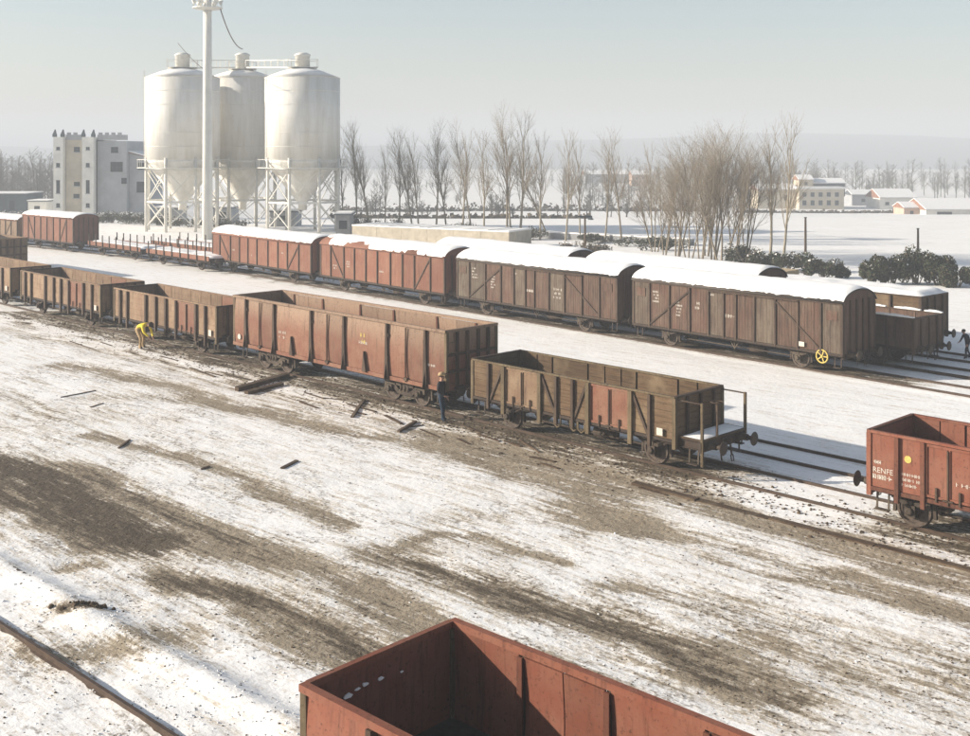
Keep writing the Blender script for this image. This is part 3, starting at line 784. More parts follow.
for y, w_ in ((-.75, .16), (-.55, .09), (-.4, .12), (-.1, .1), (.35, .05)):      # crumbs of snow caught inside the end wall
    mb = MB(); zc_ = 2.74-.3+rnd.uniform(-.05, .04); mb.prism([(-FL/2+.062, y+w_*.8*rnd.uniform(.5, 1)*math.cos(k*1.05), zc_+w_*.35*rnd.uniform(.4, 1)*math.sin(k*1.05)) for k in range(6)], (.018, 0, 0)); mb.build('snow_patch', 'snow', fg)

# ------------------------------------------------------------------ 2  wooden open wagon with brake platform
def wooden_open():
    a0 = TA.along(470.5, .2, 1.8); a1 = TA.along(673.6, .2, 1.8)
    t, L, mid = wagon('open_wagon', TA, CA, a0, a1, 'low weathered wooden open wagon with snowy brake platform and diagonal braces')
    W = 2.68; zf = 1.22; z0, z1 = 1.16, 2.5; PL = .95
    wx = [TA.along(p, CA-.85, .6)-mid for p in (513, 657)]
    running_gear(t, L, W, wx, zf, endplat=PL)
    floor(t, L, W, zf+.01)
    P = bays_from_px(TA, .2, mid, [470.5, 487.8, 502.8, 539, 555.6, 572, 587.2, 629.8, 649, 673.6], 1.8)
    for s in (-1, 1):
        for i, (u, v) in enumerate(zip(P, P[1:])):
            if i in (2, 6): steel_door(t, u+.06, v-.06, s, W, z0, z1-.02, 'ow_wood' if s > 0 else ('open_brown' if i == 2 else 'gondola_paint'))
            else:
                y = s*W/2; planks(u+.03, v-.03, *sorted((y-s*.05, y)), z0, z1, 6).build('plank_panel', 'ow_wood', t)
        for i, x in enumerate(P[1:-1]):
            heavy = i in (1, 2, 5, 6); post(t, x, s, W, z0-(.35 if not heavy else .42), z1, .11 if not heavy else .16, .11, 'post_ochre' if heavy else 'post_dark')
        zt, zb = z1-.12, z0+.05
        brace(t, P[1]+.05, zb-.1, P[2]-.1, zt, s, W, 'post_dark'); brace(t, P[8]-.05, zb-.1, P[7]+.1, zt, s, W, 'post_dark')
        brace(t, P[3]+.1, zt, P[4]-.03, zb-.1, s, W); brace(t, P[6]-.1, zt, P[5]+.03, zb-.1, s, W)
        for x in (P[4], P[5], (P[5]+P[6])/2):           # hanging stirrups under the middle bay
            mb = MB(); y = s*(W/2-.02); mb.tube([(x-.16, y, z0-.05), (x-.14, y, z0-.38), (x, y, z0-.47), (x+.14, y, z0-.38), (x+.16, y, z0-.05)], .035, 7); mb.build('stirrup', 'post_ochre', t)
        mb = MB(); a, b_ = sorted((s*(W/2-.1), s*(W/2+.03))); mb.box(-L/2, L/2, a, b_, z0-.1, z0-.005); mb.build('side_sill', 'steel_dark', t)
    top_rails(t, L, W, z1, 'post_ochre', .06, .1); corner_posts(t, L, W, z0-.3, z1, 'post_ochre')
    for e in (-1, 1): end_wall(t, e*(L/2-.02), e, W, z0, z1, 'ow_wood', 'post_dark', 7)
    plate(t, P[9]-.55, z0+.2, -1, W, .24, .24)
    # brake platform at the right hand end
    x = L/2+.06
    mb = MB(); mb.box(x, x+PL, -W/2+.1, W/2-.1, zf+.03, zf+.09); pf = mb.build('platform', 'old_wood', t)
    mb = MB(); k = 10
    for i in range(k+1):
        for j in range(k+1): mb.v.append((x+.12+(PL-.2)*i/k, -W/2+.15+(W-.3)*j/k, zf+.092+.07*math.sin(math.pi*i/k)**.4*math.sin(math.pi*j/k)**.4))
    for i in range(k):
        for j in range(k): a = i*(k+1)+j; mb.f.append((a, a+1, a+k+2, a+k+1)); mb.smooth.append(True)
    mb.build('snow_layer', 'snow', pf)
    for y in (-W/2+.12, W/2-.12):
        mb = MB(); mb.beam((x+PL-.05, y, zf-.75 if y < 0 else zf-.1), (x+PL-.05, y, z1-.02), .08, .08, (1, 0, 0)); mb.build('railing_post', 'post_ochre', t)
        mb = MB(); mb.beam((x+PL-.05, y, z1-.05), (x, y, z1-.05), .04, .04); mb.build('handrail', 'post_dark', t)
    mb = MB(); mb.beam((x+PL-.05, -.4, zf), (x+PL-.05, -.4, z1-.1), .06, .06, (1, 0, 0)); mb.lathe([(.2, 0), (.22, .02), (.2, .04), (.18, .02)], (x+PL-.05, -.4, z1-.12), (0, 0, 1), 18, closed=True); mb.build('brake_column', 'post_dark', t)
    for y in (W/2-.18,):
        mb = MB(); mb.tube([(x+PL*.35, y, zf), (x+PL*.35, y, zf-.42), (x+PL*.85, y, zf-.42), (x+PL*.85, y, zf)], .03, 6); mb.box(x+PL*.3, x+PL*.9, y-.1, y+.1, zf-.46, zf-.43); mb.build('footboard', 'running_gear', t)
    return t
wooden_open()

# ------------------------------------------------------------------ 3  red open wagon at the right edge
def red_open():
    a0 = TA.along(867, .2, 1.9); L = 9.6; a1 = a0+L
    t, L, mid = wagon('open_wagon', TA, CA, a0, a1, 'red steel open wagon with white stencilled lettering standing apart on the front track')
    W = 2.72; zf = 1.22; z0, z1 = 1.12, 2.62
    wx0 = TA.along(915, CA-.85, .6)-mid
    running_gear(t, L, W, [wx0, -wx0], zf); floor(t, L, W, zf+.01, 'coal')
    P = bays_from_px(TA, .2, mid, [867, 896.5, 922.5, 951], 1.9); d = P[3]-P[2]
    P = P[:3]+[P[2]+1.35*1.0, P[2]+2.7]; rest = [p for p in (P[-1]+.9, P[-1]+1.8)]
    P = P+[x for x in np.linspace(P[-1]+.9, L/2, 5)]
    for s in (-1, 1):
        for i, (u, v) in enumerate(zip(P, P[1:])):
            if i in (2, 3): steel_door(t, u+.05, v-.03, s, W, z0+.05, z1-.02, 'red_paint', bars=(i == 2))
            else:
                y = s*W/2; mb = MB(); mb.box(u+.02, v-.02, *sorted((y-s*.05, y)), z0+.02, z1); mb.build('side_panel', 'red_paint', t)
        for i, x in enumerate(P[1:-1]): post(t, x, s, W, z0-.3, z1, .12, .09, 'post_red')
        mb = MB(); a, b_ = sorted((s*(W/2-.1), s*(W/2+.03))); mb.box(-L/2, L/2, a, b_, z0-.1, z0+.01); mb.build('side_sill', 'post_red', t)
    top_rails(t, L, W, z1, 'red_paint', .07, .12); corner_posts(t, L, W, z0-.25, z1, 'red_paint')
    for e in (-1, 1): end_wall(t, e*(L/2-.02), e, W, z0, z1, 'red_paint', 'post_red', 5)
    text(t, 'RENFE', P[0]+.14, z0+.42, .21, W); marks(t, P[0]+.14, z0+.24, -1, W, 1, .13, 1.0, 31)
    marks(t, P[1]+.12, z0+.48, -1, W, 3, .085, .95, 32); mb = MB(); mb.lathe([(.1, 0), (.1, .012)], (P[1]+.3, -W/2-.002, z0+.95), (0, -1, 0), 14); mb.build('emblem', 'yellow_paint', t)
    marks(t, P[0]+.16, z0+.66, -1, W, 1, .1, .22, 33); marks(t, P[2]+.9, z0+.5, -1, W, 1, .1, .4, 34, .04)
    return t
red_open()

# ------------------------------------------------------------------ 4  brown open wagons left of the gondola
def brown_open(a0, a1, pxs, label, seed, doors=()):
    t, L, mid = wagon('open_wagon', TA, CA, a0, a1, label)
    W = 2.7; zf = 1.22; z0, z1 = 1.14, 2.66
    running_gear(t, L, W, [-L/2+2.2, L/2-2.2], zf); floor(t, L, W, zf+.01)
    P = bays_from_px(TA, .2, mid, pxs, 1.9) if pxs else list(np.linspace(-L/2, L/2, 10))
    P[0] = -L/2; P[-1] = L/2
    for s in (-1, 1):
        for i, (u, v) in enumerate(zip(P, P[1:])):
            y = s*W/2
            if i in doors: steel_door(t, u+.05, v-.05, s, W, z0, z1-.02, 'gondola_paint', bars=True)
            else: planks(u+.02, v-.02, *sorted((y-s*.05, y)), z0, z1, 5, .01).build('plank_panel', 'open_brown', t)
        for i, x in enumerate(P[1:-1]): post(t, x, s, W, z0-(.5 if i % 3 else .35), z1, .13 if i % 2 else .17, .12, 'post_dark')
        mb = MB(); a, b_ = sorted((s*(W/2-.1), s*(W/2+.03))); mb.box(-L/2, L/2, a, b_, z0-.1, z0-.005); mb.build('side_sill', 'steel_dark', t)
    top_rails(t, L, W, z1, 'open_brown', .07, .11); corner_posts(t, L, W, z0-.3, z1, 'post_ochre')
    for e in (-1, 1): end_wall(t, e*(L/2-.02), e, W, z0, z1, 'open_brown', 'post_dark', 6)
    plate(t, L/2-.5, z0+.22, -1, W, .26, .3)
    return t
brown_open(TA.along(113, .2, 1.9), TA.along(215.5, .2, 1.9), [112, 120, 127, 145.5, 155.5, 165.5, 175.8, 195.6, 205, 215.5], 'brown open wagon behind the yellow jacketed worker, coupled to the tall red gondola', 1, (6,))
brown_open(TA.along(20, .2, 1.9), TA.along(99.5, .2, 1.9), [19.3, 25, 31, 45, 53.5, 60.5, 68.5, 83, 91.5, 99.5], 'brown open wagon, middle one of the three low opens beyond the tall gondola', 2, (6,))
e_ = TA.along(9.5, .2, 1.9)
brown_open(e_-11.3, e_, None, 'brown open wagon farthest along the front row, cut by a tall gondola behind', 3)

# ------------------------------------------------------------------ 5  covered vans
def arc_roof(L, W, ze, rise, over=.06, n=16, th=.035):
    """profile points across (y,z)"""
    return [(-(W/2+over)+(W+2*over)*i/n, ze+rise*(1-(2*i/n-1)**2)**.62) for i in range(n+1)]
def van(trk, clat, a0, a1, label, pxs, lat, style, mat, mats2=None, zt=3.38, rise=.55, snow_edge=None, seed=0, wheels=None, bwheel=False, detail=True, group=None):
    t, L, mid = wagon('covered_van', trk, clat, a0, a1, label, group=group)
    r = random.Random(seed); W = 2.74; zf = 1.18; z0 = 1.12
    wh = wheels or [-L/2+2.7, L/2-2.7]
    running_gear(t, L, W, wh, zf)
    P = bays_from_px(trk, lat, mid, pxs, 2.2) if pxs else list(np.linspace(-L/2, L/2, 9))
    P[0] = -L/2; P[-1] = L/2
    n = len(P)-1
    for s in (-1, 1):
        for i, (u, v) in enumerate(zip(P, P[1:])):
            y = s*W/2; a, b_ = sorted((y-s*.05, y))
            m_ = mats2[i % len(mats2)] if mats2 else mat
            vboards(u+.01, v-.01, a, b_, z0, zt, max(2, int((v-u)/.16)), .01).build('side_panel', m_, t)
        pm = 'post_dark' if style != 'red' else 'post_red'
        for i, x in enumerate(P[1:-1]): post(t, x, s, W, z0-.08, zt, .09, .075, 'post_dark')
        if style == 'red': bl = [(P[1]+.05, zt-.1, P[2]-.05, z0+.05), (P[-2]-.05, zt-.1, P[-3]+.05, z0+.05)]
        else: bl = [(P[1]+.05, z0+.1, P[3]-.06, zt-.2), (P[-2]-.05, z0+.1, P[-4]+.06, zt-.2)]
        for xa, za, xb, zb in bl: brace(t, xa, za, xb, zb, s, W, 'post_dark', .085, .04)
        mb = MB(); a, b_ = sorted((s*(W/2-.06), s*(W/2+.05))); mb.box(-L/2, L/2, a, b_, z0-.12, z0-.004); mb.build('side_sill', 'steel_dark', t)
        mb = MB(); a, b_ = sorted((s*(W/2-.05), s*(W/2+.045))); mb.box(-L/2, L/2, a, b_, zt+.002, zt+.09); mb.build('cant_rail', pm, t)
        if detail and style != 'red':                    # door rail, small vents
            mb = MB(); a, b_ = sorted((s*(W/2+.08), s*(W/2+.12))); k = len(P)//2; mb.box(P[k-2], P[-3], a, b_, zt-.06, zt-.01); mb.build('door_rail', 'post_dark', t)
            for x in ((P[0]+P[1])/2, (P[-1]+P[-2])/2):
                mb = MB(); a, b_ = sorted((s*(W/2+.004), s*(W/2+.03))); mb.box(x-.3, x+.3, a, b_, zt-.75, zt-.3)
                for q in range(5): mb.box(x-.3, x+.3, a-.005, b_+.005, zt-.72+q*.09, zt-.68+q*.09)
                mb.build('vent', mat, t)
    corner_posts(t, L, W, z0-.1, zt, 'post_dark')
    prof = arc_roof(L, W, zt+.06, rise)
    for e in (-1, 1):
        x = e*(L/2-.03); mb = MB(); poly = [(x, y, z) for y, z in prof if abs(y) < W/2-.03]
        poly = [(x, -W/2+.04, z0)]+[(x, -W/2+.04, zt+.05)]+poly+[(x, W/2-.04, zt+.05), (x, W/2-.04, z0)]
        mb.prism(poly, (e*.05, 0, 0)); mb.build('end_wall', mat, t)
        for y in (-.8, -.27, .27, .8):
            mb = MB(); a, b_ = sorted((x+e*.052, x+e*.13)); mb.box(a, b_, y-.045, y+.045, z0-.05, zt+.2); mb.build('end_post', 'post_dark', t)
    mb = MB(); xo = L/2+.09; nn = len(prof)
    vs = [(x, y, z+dz) for x in (-xo, xo) for dz in (0, .035) for y, z in prof]; fs = []
    for i in range(nn-1): fs += [(i, i+1, 2*nn+i+1, 2*nn+i), (nn+i, 3*nn+i, 3*nn+i+1, nn+i+1), (i, nn+i, nn+i+1, i+1), (2*nn+i, 2*nn+i+1, 3*nn+i+1, 3*nn+i)]
    fs += [(0, 2*nn, 3*nn, nn), (nn-1, 2*nn-1, 4*nn-1, 3*nn-1)]
    mb.add(vs, fs, True); rf = mb.build('roof', 'roof_dark' if style != 'red' else 'van_red', t)
    # snow lying on the roof, ragged edge towards the yard
    nu, nv = int(L*7), 22; mb = MB()
    def zr(y): u = max(-1., min(1., y/(W/2+.06))); return zt+.06+.036+rise*(1-u*u)**.62
    for i in range(nu+1):
        x = -xo+.02+(2*xo-.04)*i/nu
        ragged = .07*mnoise.noise(Vector((x*1.9+seed*7, 1, 0)))+.05*mnoise.noise(Vector((x*5.5, seed, 2)))
        e0 = .965+min(0.02, ragged*.5) if snow_edge is None else snow_edge(x/L+.5)+ragged*1.4
        endl = min(1, (x+xo)/.25+.0)*min(1, (xo-x)/.25)
        bare = 0
        if style == 'brown' and x > xo-.55: bare = .0
        y0_ = -(W/2+.07)*min(e0, 1.0); y1_ = (W/2+.07)*.99
        for j in range(nv+1):
            v = j/nv; v2 = .5-.5*math.cos(math.pi*v); y = y0_+(y1_-y0_)*v2
            prof_ = min(1, math.sin(math.pi*min(max(v2, 0), 1))*4)**.6
            th = (.125+.05*mnoise.noise(Vector((x*.8, y*1.2, seed))))*prof_*max(0, endl)**.5
            mb.v.append((x, y, zr(y)+.003+th))
    for i in range(nu):
        for j in range(nv): a = i*(nv+1)+j; mb.f.append((a, a+1, a+nv+2, a+nv+1)); mb.smooth.append(True)
    mb.build('snow_layer', 'snow', rf)
    if bwheel:
        x = L/2-1.05; mb = MB(); y = -W/2-.02
        mb.lathe([(.27, 0), (.33, 0), (.33, .04), (.27, .04)], (x, y, RT+.78), (0, -1, 0), 24, closed=True)
        for k in range(5): th = 2*math.pi*k/5; mb.beam((x, y-.02, RT+.78), (x+.29*math.cos(th), y-.02, RT+.78+.29*math.sin(th)), .05, .03, (0, 1, 0))
        mb.lathe([(.06, -.02), (.06, .07)], (x, y, RT+.78), (0, -1, 0), 12); mb.build('brake_wheel', 'yellow_paint', t)
    return t, P, L
zt_, W_ = 3.38, 2.74
# nearest brown van (right end of the row)
v4, P4, L4 = van(TB, CB, TB.along(633, 0, 2.2), TB.along(842.5, 0, 2.2), 'dark brown covered van ending the front van row, yellow brake wheel underneath',
    [633, 649.7, 669.4, 689.8, 708.8, 723.8, 736, 754.5, 775.4, 798, 821, 842.5], 0, 'brown', 'van_brown', ['van_grey', 'van_brown', 'van_brown', 'van_brown', 'van_grey', 'van_brown', 'van_brown', 'van_grey', 'van_brown', 'van_brown', 'van_grey'], seed=4, bwheel=True,
    wheels=[TB.along(671, .5, .6)-(TB.along(633, 0, 2.2)+TB.along(842.5, 0, 2.2))/2, TB.along(801, .5, .6)-(TB.along(633, 0, 2.2)+TB.along(842.5, 0, 2.2))/2])
marks(v4, P4[5]+.05, 2.1, -1, W_, 1, .17, .8, 41); marks(v4, P4[1]+.2, 2.9, -1, W_, 4, .1, .5, 42); marks(v4, P4[2]+.45, 2.5, -1, W_, 5, .1, .4, 43); marks(v4, P4[3]+.35, 2.55, -1, W_, 2, .14, .3, 44); marks(v4, P4[4]+.1, 3.1, -1, W_, 1, .1, .3, 45)
plate(v4, P4[9]+.25, 1.35, -1, W_, .3, .22)
a0, a1 = TB.along(457, 0, 2.2), TB.along(617, 0, 2.2); mid = (a0+a1)/2
v3, P3, L3 = van(TB, CB, a0, a1, 'brown covered van with pale stencils in the middle of the front van row',
    [457, 469.5, 485.5, 501, 514, 525.5, 534.5, 549, 564.5, 582, 599.5, 617], 0, 'brown', 'van_brown', ['van_grey', 'van_grey', 'van_brown', 'van_brown', 'van_grey', 'van_brown', 'van_brown', 'van_grey', 'van_brown', 'van_brown', 'van_brown'], seed=3,
    wheels=[TB.along(487, .5, .6)-mid, TB.along(585, .5, .6)-mid])
marks(v3, P3[1]+.25, 2.95, -1, W_, 4, .11, .5, 51); marks(v3, P3[2]+.5, 2.6, -1, W_, 5, .1, .4, 52); marks(v3, P3[5]-.1, 2.0, -1, W_, 1, .16, .9, 53); marks(v3, P3[7]+.35, 2.3, -1, W_, 3, .14, .7, 54); marks(v3, P3[4]+.1, 2.95, -1, W_, 1, .1, .3, 55)
a0, a1 = TB.along(320.5, 0, 2.2), TB.along(444.5, 0, 2.2); mid = (a0+a1)/2
def rag2(f):
    # snow has slid off parts of the yard side
    if f < .08: return .5
    if .22 < f < .42: return .72+.12*math.sin((f-.22)/.2*math.pi*3)
    if .72 < f < .8: return .85
    return 1.0
v2, P2, L2 = van(TB, CB, a0, a1, 'red covered van with snow partly slid off its roof edge',
    [320.5, 331, 344, 354.5, 366, 377.5, 390.5, 402.5, 414.5, 430.5, 444.5], 0, 'red', 'van_red', seed=2, snow_edge=rag2, wheels=[TB.along(345, .5, .6)-mid, TB.along(425, .5, .6)-mid])
marks(v2, P2[5]+.2, 1.9, -1, W_, 1, .15, .8, 61); marks(v2, P2[1]+.2, 1.9, -1, W_, 2, .12, .6, 62); marks(v2, P2[2]+.25, 2.3, -1, W_, 3, .1, .6, 63)
a0, a1 = TB.along(212.5, 0, 2.2), TB.along(311, 0, 2.2); mid = (a0+a1)/2
v1, P1, L1 = van(TB, CB, a0, a1, 'red covered van with unbroken white roof in front of the silos',
    [212.5, 220, 230.5, 239.5, 248, 257, 268, 278, 287.5, 299, 311], 0, 'red', 'van_red', seed=1, wheels=[TB.along(233, .5, .6)-mid, TB.along(294, .5, .6)-mid], zt=3.2)
marks(v1, P1[2]+.3, 2.0, -1, W_, 1, .14, .6, 71); marks(v1, P1[4]+.4, 1.75, -1, W_, 1, .16, .7, 72); marks(v1, P1[7]+.5, 2.3, -1, W_, 1, .12, .4, 73)
# vans of the second row: only roofs and end arches show
e2 = TB.along(581, CC, 3.6); van(TB, CC, e2-13.2, e2, 'van of the second row, roof arch showing above the brown vans, by the lamp post', None, CC-1.37, 'brown', 'van_brown', seed=6, zt=3.5, detail=False)
e2 = TB.along(771, CC, 3.6); van(TB, CC, e2-12.6, e2, 'van of the second row, roof arch showing behind the brake wheel van', None, CC-1.37, 'brown', 'van_brown', seed=7, zt=3.5, detail=False)
# far left red van and neighbour, on the curve
def bpt(s_): 
    best = min(range(len(pB)-1), key=lambda i: 0 if pB[i+1][1] <= s_[1] <= pB[i][1] else 1); return best
pr = g(73.2, 242.6, 1.15); pl = g(22.6, 236.8, 1.15)
TBl = Track((pl.x, pl.y), math.degrees(math.atan2(pr.x-pl.x, pl.y-pr.y)))
LB1 = (pr-pl).length
vr, PR, LR = van(TBl, 1.37, 0, LB1, 'red covered van with pale ribbed side standing before the mill', None, 0, 'red', 'van_red', seed=8, zt=3.45, rise=.42)
vq, _, _ = van(TBl, 1.37, -12.6, -1.3, 'partly visible van behind the earth filled gondola, coupled to the ribbed van', None, 0, 'red', 'open_brown', seed=9, zt=2.75, rise=.4)

# ------------------------------------------------------------------ 6  flat wagons with stakes
def flat(trk, clat, a0, a1, label, seed):
    t, L, mid = wagon('flat_wagon', trk, clat, a0, a1, label)
    W = 2.7; zf = 1.15; running_gear(t, L, W, [-L/2+2.2, L/2-2.2], zf)
    mb = MB(); mb.box(-L/2, L/2, -W/2, W/2, zf+.005, zf+.1); mb.build('deck', 'old_wood', t)
    for s in (-1, 1):
        mb = MB(); a, b_ = sorted((s*(W/2), s*(W/2+.05))); mb.box(-L/2, L/2, a, b_, zf-.1, zf+.3); mb.build('side_flap', 'van_red', t)
        for i in range(8):
            x = -L/2+.5+(L-1)*i/7; mb = MB(); mb.beam((x, s*(W/2+.1), zf-.15), (x, s*(W/2+.1), zf+1.0), .08, .08, (1, 0, 0)); mb.build('stake', 'post_dark', t)
    mb = MB(); nu, nv = 60, 10
    for i in range(nu+1):
        for j in range(nv+1):
            x = -L/2+.03+(L-.06)*i/nu; y = -W/2+.02+(W-.04)*j/nv; k = min(1, i/2, (nu-i)/2)*min(1, j/1.5, (nv-j)/1.5)
            mb.v.append((x, y, zf+.104+k*(.22+.1*mnoise.noise(Vector((x*.9, y, seed))))))
    for i in range(nu):
        for j in range(nv): a = i*(nv+1)+j; mb.f.append((a, a+1, a+nv+2, a+nv+1)); mb.smooth.append(True)
    mb.build('snow_layer', 'snow', t)
    return t
f0, f1 = g(88, 245, 1.0), g(209, 262, 1.0)
TFl = Track((f0.x, f0.y), math.degrees(math.atan2(f1.x-f0.x, f0.y-f1.y))); FLn = (f1-f0).length
flat(TFl, 1.37, 0, FLn*.5-.6, 'snow covered flat wagon with stakes coupled beside the ribbed red van', 1)
flat(TFl, 1.37, FLn*.5+.6, FLn, 'snow covered flat wagon with stakes coupled to the white roofed red van', 2)
flat(TFl, 6.2, 4, 17, 'snow covered flat wagon on the farther track below the silos', 3)

# ------------------------------------------------------------------ 7  wagons behind the right hand van
def snowy_open(a0, a1, clat, z1, label, mat, fill, seed, tall=False):
    t, L, mid = wagon('open_wagon', TB, clat, a0, a1, label)
    W = 2.7; zf = 1.2; z0 = 1.12
    running_gear(t, L, W, [-L/2+2.1, L/2-2.1], zf); floor(t, L, W, zf+.01)
    P = list(np.linspace(-L/2, L/2, 8))
    for s in (-1, 1):
        for u, v in zip(P, P[1:]):
            y = s*W/2; a, b_ = sorted((y-s*.05, y))
            if tall:
                zm = (z0+z1)/2+.1; planks(u+.04, v-.04, a, b_, z0, zm-.02, 3).build('plank_panel', mat, t); planks(u+.04, v-.04, a, b_, zm+.02, z1, 3).build('plank_panel', mat, t)
            else: planks(u+.02, v-.02, a, b_, z0, z1, 5).build('plank_panel', mat, t)
        for x in P[1:-1]: post(t, x, s, W, z0-.2, z1, .1, .1, 'post_dark')
    top_rails(t, L, W, z1, 'post_dark', .07, .11); corner_posts(t, L, W, z0-.3, z1+(.05 if tall else 0), 'post_dark')
    for e in (-1, 1): end_wall(t, e*(L/2-.02), e, W, z0, z1, mat, 'post_dark', 6)
    mb = MB(); nu, nv = 60, 12; W2 = W-(.1 if not fill else -.12)
    if fill:
        for i in range(nu+1):
            for j in range(nv+1):
                x = -L/2-.03+(L+.06)*i/nu; y = -W2/2+W2*j/nv; k = min(1, i/2, (nu-i)/2)*min(1, j/1.2, (nv-j)/1.2)
                mb.v.append((x, y, z1+.074+k*(.2+.09*mnoise.noise(Vector((x*.9, y, seed))))))
        for i in range(nu):
            for j in range(nv): a = i*(nv+1)+j; mb.f.append((a, a+1, a+nv+2, a+nv+1)); mb.smooth.append(True)
        lo = [(-L/2, -W2/2, z1+.073), (L/2, -W2/2, z1+.073), (L/2, W2/2, z1+.073), (-L/2, W2/2, z1+.073)]
        mb.build('snow_layer', 'snow', t)
    else:
        for s in (-1, 1):
            x = -L/2
            while x < L/2-.6:
                l = rnd.uniform(.8, 2.6); l = min(l, L/2-x)
                m2 = MB(); k = 8
                for i in range(k):
                    u0, u1 = x+l*i/k, x+l*(i+1)/k; h = .05+.05*math.sin(math.pi*(i+.5)/k)+rnd.uniform(-.01, .01); m2.box(u0, u1, s*(W/2-.01)-.07, s*(W/2-.01)+.075, z1+.072, z1+.07+h)
                m2.build('snow_ridge', 'snow', t); x += l+rnd.uniform(.1, .5)
        mb.box(-L/2+.1, L/2-.1, -W/2+.1, W/2-.1, zf+.075, zf+.5); mb.build('snow_layer', 'snow', t)
    return t
e_ = TB.along(914, CC-1.35, 2.0)
snowy_open(e_-9.6, e_, CC, 2.5, 'dark low open wagon with snow along its rim, in the shade of the end van', 'van_brown', False, 1)
e_ = TB.along(921, CD-1.35, 2.6)
snowy_open(e_-11.6, e_, CD, 3.05, 'high sided wagon filled to the brim with snow behind the low dark open', 'ow_wood', True, 2, True)

# ------------------------------------------------------------------ silos
def place(px, Y): 
    """ground point under photo column px at distance Y"""
    u = (px-PW/2)/F; X = 0
    for _ in range(3): z = tz(X, Y); X = u*(Y*cp-(z-CAMZ)*sp)
    return Vector((X, Y, tz(X, Y)))
def zpx(py, Y): return CAMZ+(ray(485, py).z/ray(485, py).y)*Y
def silo(px, Y, label, Rr=4.82, top=78, bot=160, cone=203):
    b0 = place(px, Y); t = thing('silo', b0, R(12), label, 'silo', None)
    zt, zb, zc = zpx(top, Y)-b0.z, zpx(bot, Y)-b0.z, zpx(cone, Y)-b0.z
    mb = MB(); mb.lathe([(Rr, zb), (Rr, zt)], (0, 0, 0), n=72); brl = mb.build('barrel', 'silo_white', t)
    for i in range(1, 7):
        z = zb+(zt-zb)*i/6; mb = MB(); mb.lathe([(Rr-.02, z-.05), (Rr+.035, z-.05), (Rr+.035, z), (Rr-.02, z)], (0, 0, 0), n=72, closed=True, sm=False); mb.build('hoop', 'silo_white', brl)
    mb = MB(); mb.lathe([(Rr+.05, zt), (Rr*.55, zt+.75), (.9, zt+1.25), (.9, zt+1.45)], (0, 0, 0), n=48); rf = mb.build('roof', 'silo_white', t)
    mb = MB(); mb.lathe([(Rr-.3, zt+.14), (Rr*.55, zt+.86), (.95, zt+1.32)], (0, 0, 0), n=48); mb.build('snow_layer', 'snow', rf)
    mb = MB(); mb.lathe([(Rr, zb), (Rr*.98, zb-.3), (.55, zc), (.55, zc-.9)], (0, 0, 0), n=48); mb.build('hopper', 'silo_white', t)
    mb = MB(); h = zpx(54, Y)-b0.z; mb.lathe([(.95, zt+1.46), (.95, h-.25), (1.05, h-.24), (1.05, h-.1), (.6, h+.15)], (0, 0, 0), n=20); mb.build('filter_housing', 'white_steel', t)
    mb = MB(); mb.box(-1.9, 1.9, -1.5, 1.5, zt+1.3, zt+1.38)
    for sx in (-1.9, 1.9):
        for sy in (-1.5, 1.5): mb.beam((sx, sy, zt+1.38), (sx, sy, zt+2.3), .07, .07)
        mb.beam((sx, -1.5, zt+2.3), (sx, 1.5, zt+2.3), .06, .06)
    for sy in (-1.5, 1.5): mb.beam((-1.9, sy, zt+2.3), (1.9, sy, zt+2.3), .06, .06)
    mb.build('service_platform', 'white_steel', t)
    # legs with rings and crossed bracing
    nl = 8; zr2 = zpx(169, Y)-b0.z
    for i in range(nl):
        th = 2*math.pi*(i+.5)/nl; x, y = Rr*math.cos(th), Rr*math.sin(th); mb = MB(); mb.tube([(x, y, -.6), (x, y, zb+.3)], .2, 10); mb.build('leg', 'white_steel', t)
        th2 = 2*math.pi*(i+1.5)/nl; x2, y2 = Rr*math.cos(th2), Rr*math.sin(th2)
        for za, zc_ in ((.6, zr2*.48), (zr2*.48, zr2)):
            mb = MB(); mb.beam((x, y, za), (x2, y2, zc_), .1, .1); mb.build('brace', 'white_steel', t); mb = MB(); mb.beam((x, y, zc_), (x2, y2, za), .1, .1); mb.build('brace', 'white_steel', t)
        for z in (zr2, zr2*.48):
            mb = MB(); mb.beam((x, y, z), (x2, y2, z), .2, .26); mb.build('ring_beam', 'white_steel', t)
    mb = MB(); mb.lathe([(Rr+.05, zr2+.15), (Rr+.95, zr2+.15), (Rr+.95, zr2+.23), (Rr+.05, zr2+.23)], (0, 0, 0), n=40, closed=True, sm=False)
    for i in range(24):
        th = 2*math.pi*i/24; mb.beam(((Rr+.9)*math.cos(th), (Rr+.9)*math.sin(th), zr2+.23), ((Rr+.9)*math.cos(th), (Rr+.9)*math.sin(th), zr2+1.25), .05, .05)
    mb.lathe([(Rr+.88, zr2+1.23), (Rr+.92, zr2+1.23), (Rr+.92, zr2+1.28), (Rr+.88, zr2+1.28)], (0, 0, 0), n=40, closed=True, sm=False)
    mb.build('gallery', 'white_steel', t)
    # caged ladder on the sunny side
    mb = MB(); th = R(200); c_, s_ = math.cos(th), math.sin(th)
    for q in (-.22, .22): mb.beam(((Rr+.18)*c_-q*s_, (Rr+.18)*s_+q*c_, zb), ((Rr+.18)*c_-q*s_, (Rr+.18)*s_+q*c_, zt+.8), .05, .05)
    for k in range(int((zt-zb)/.4)): z = zb+.3+k*.4; mb.beam(((Rr+.18)*c_+.22*s_, (Rr+.18)*s_-.22*c_, z), ((Rr+.18)*c_-.22*s_, (Rr+.18)*s_+.22*c_, z), .03, .03)
    mb.build('ladder', 'white_steel', t)
    return b0, zt
YA = 150
sA, zA = silo(182.5, YA, 'white steel silo farthest from the bare poplars, beside the mill')
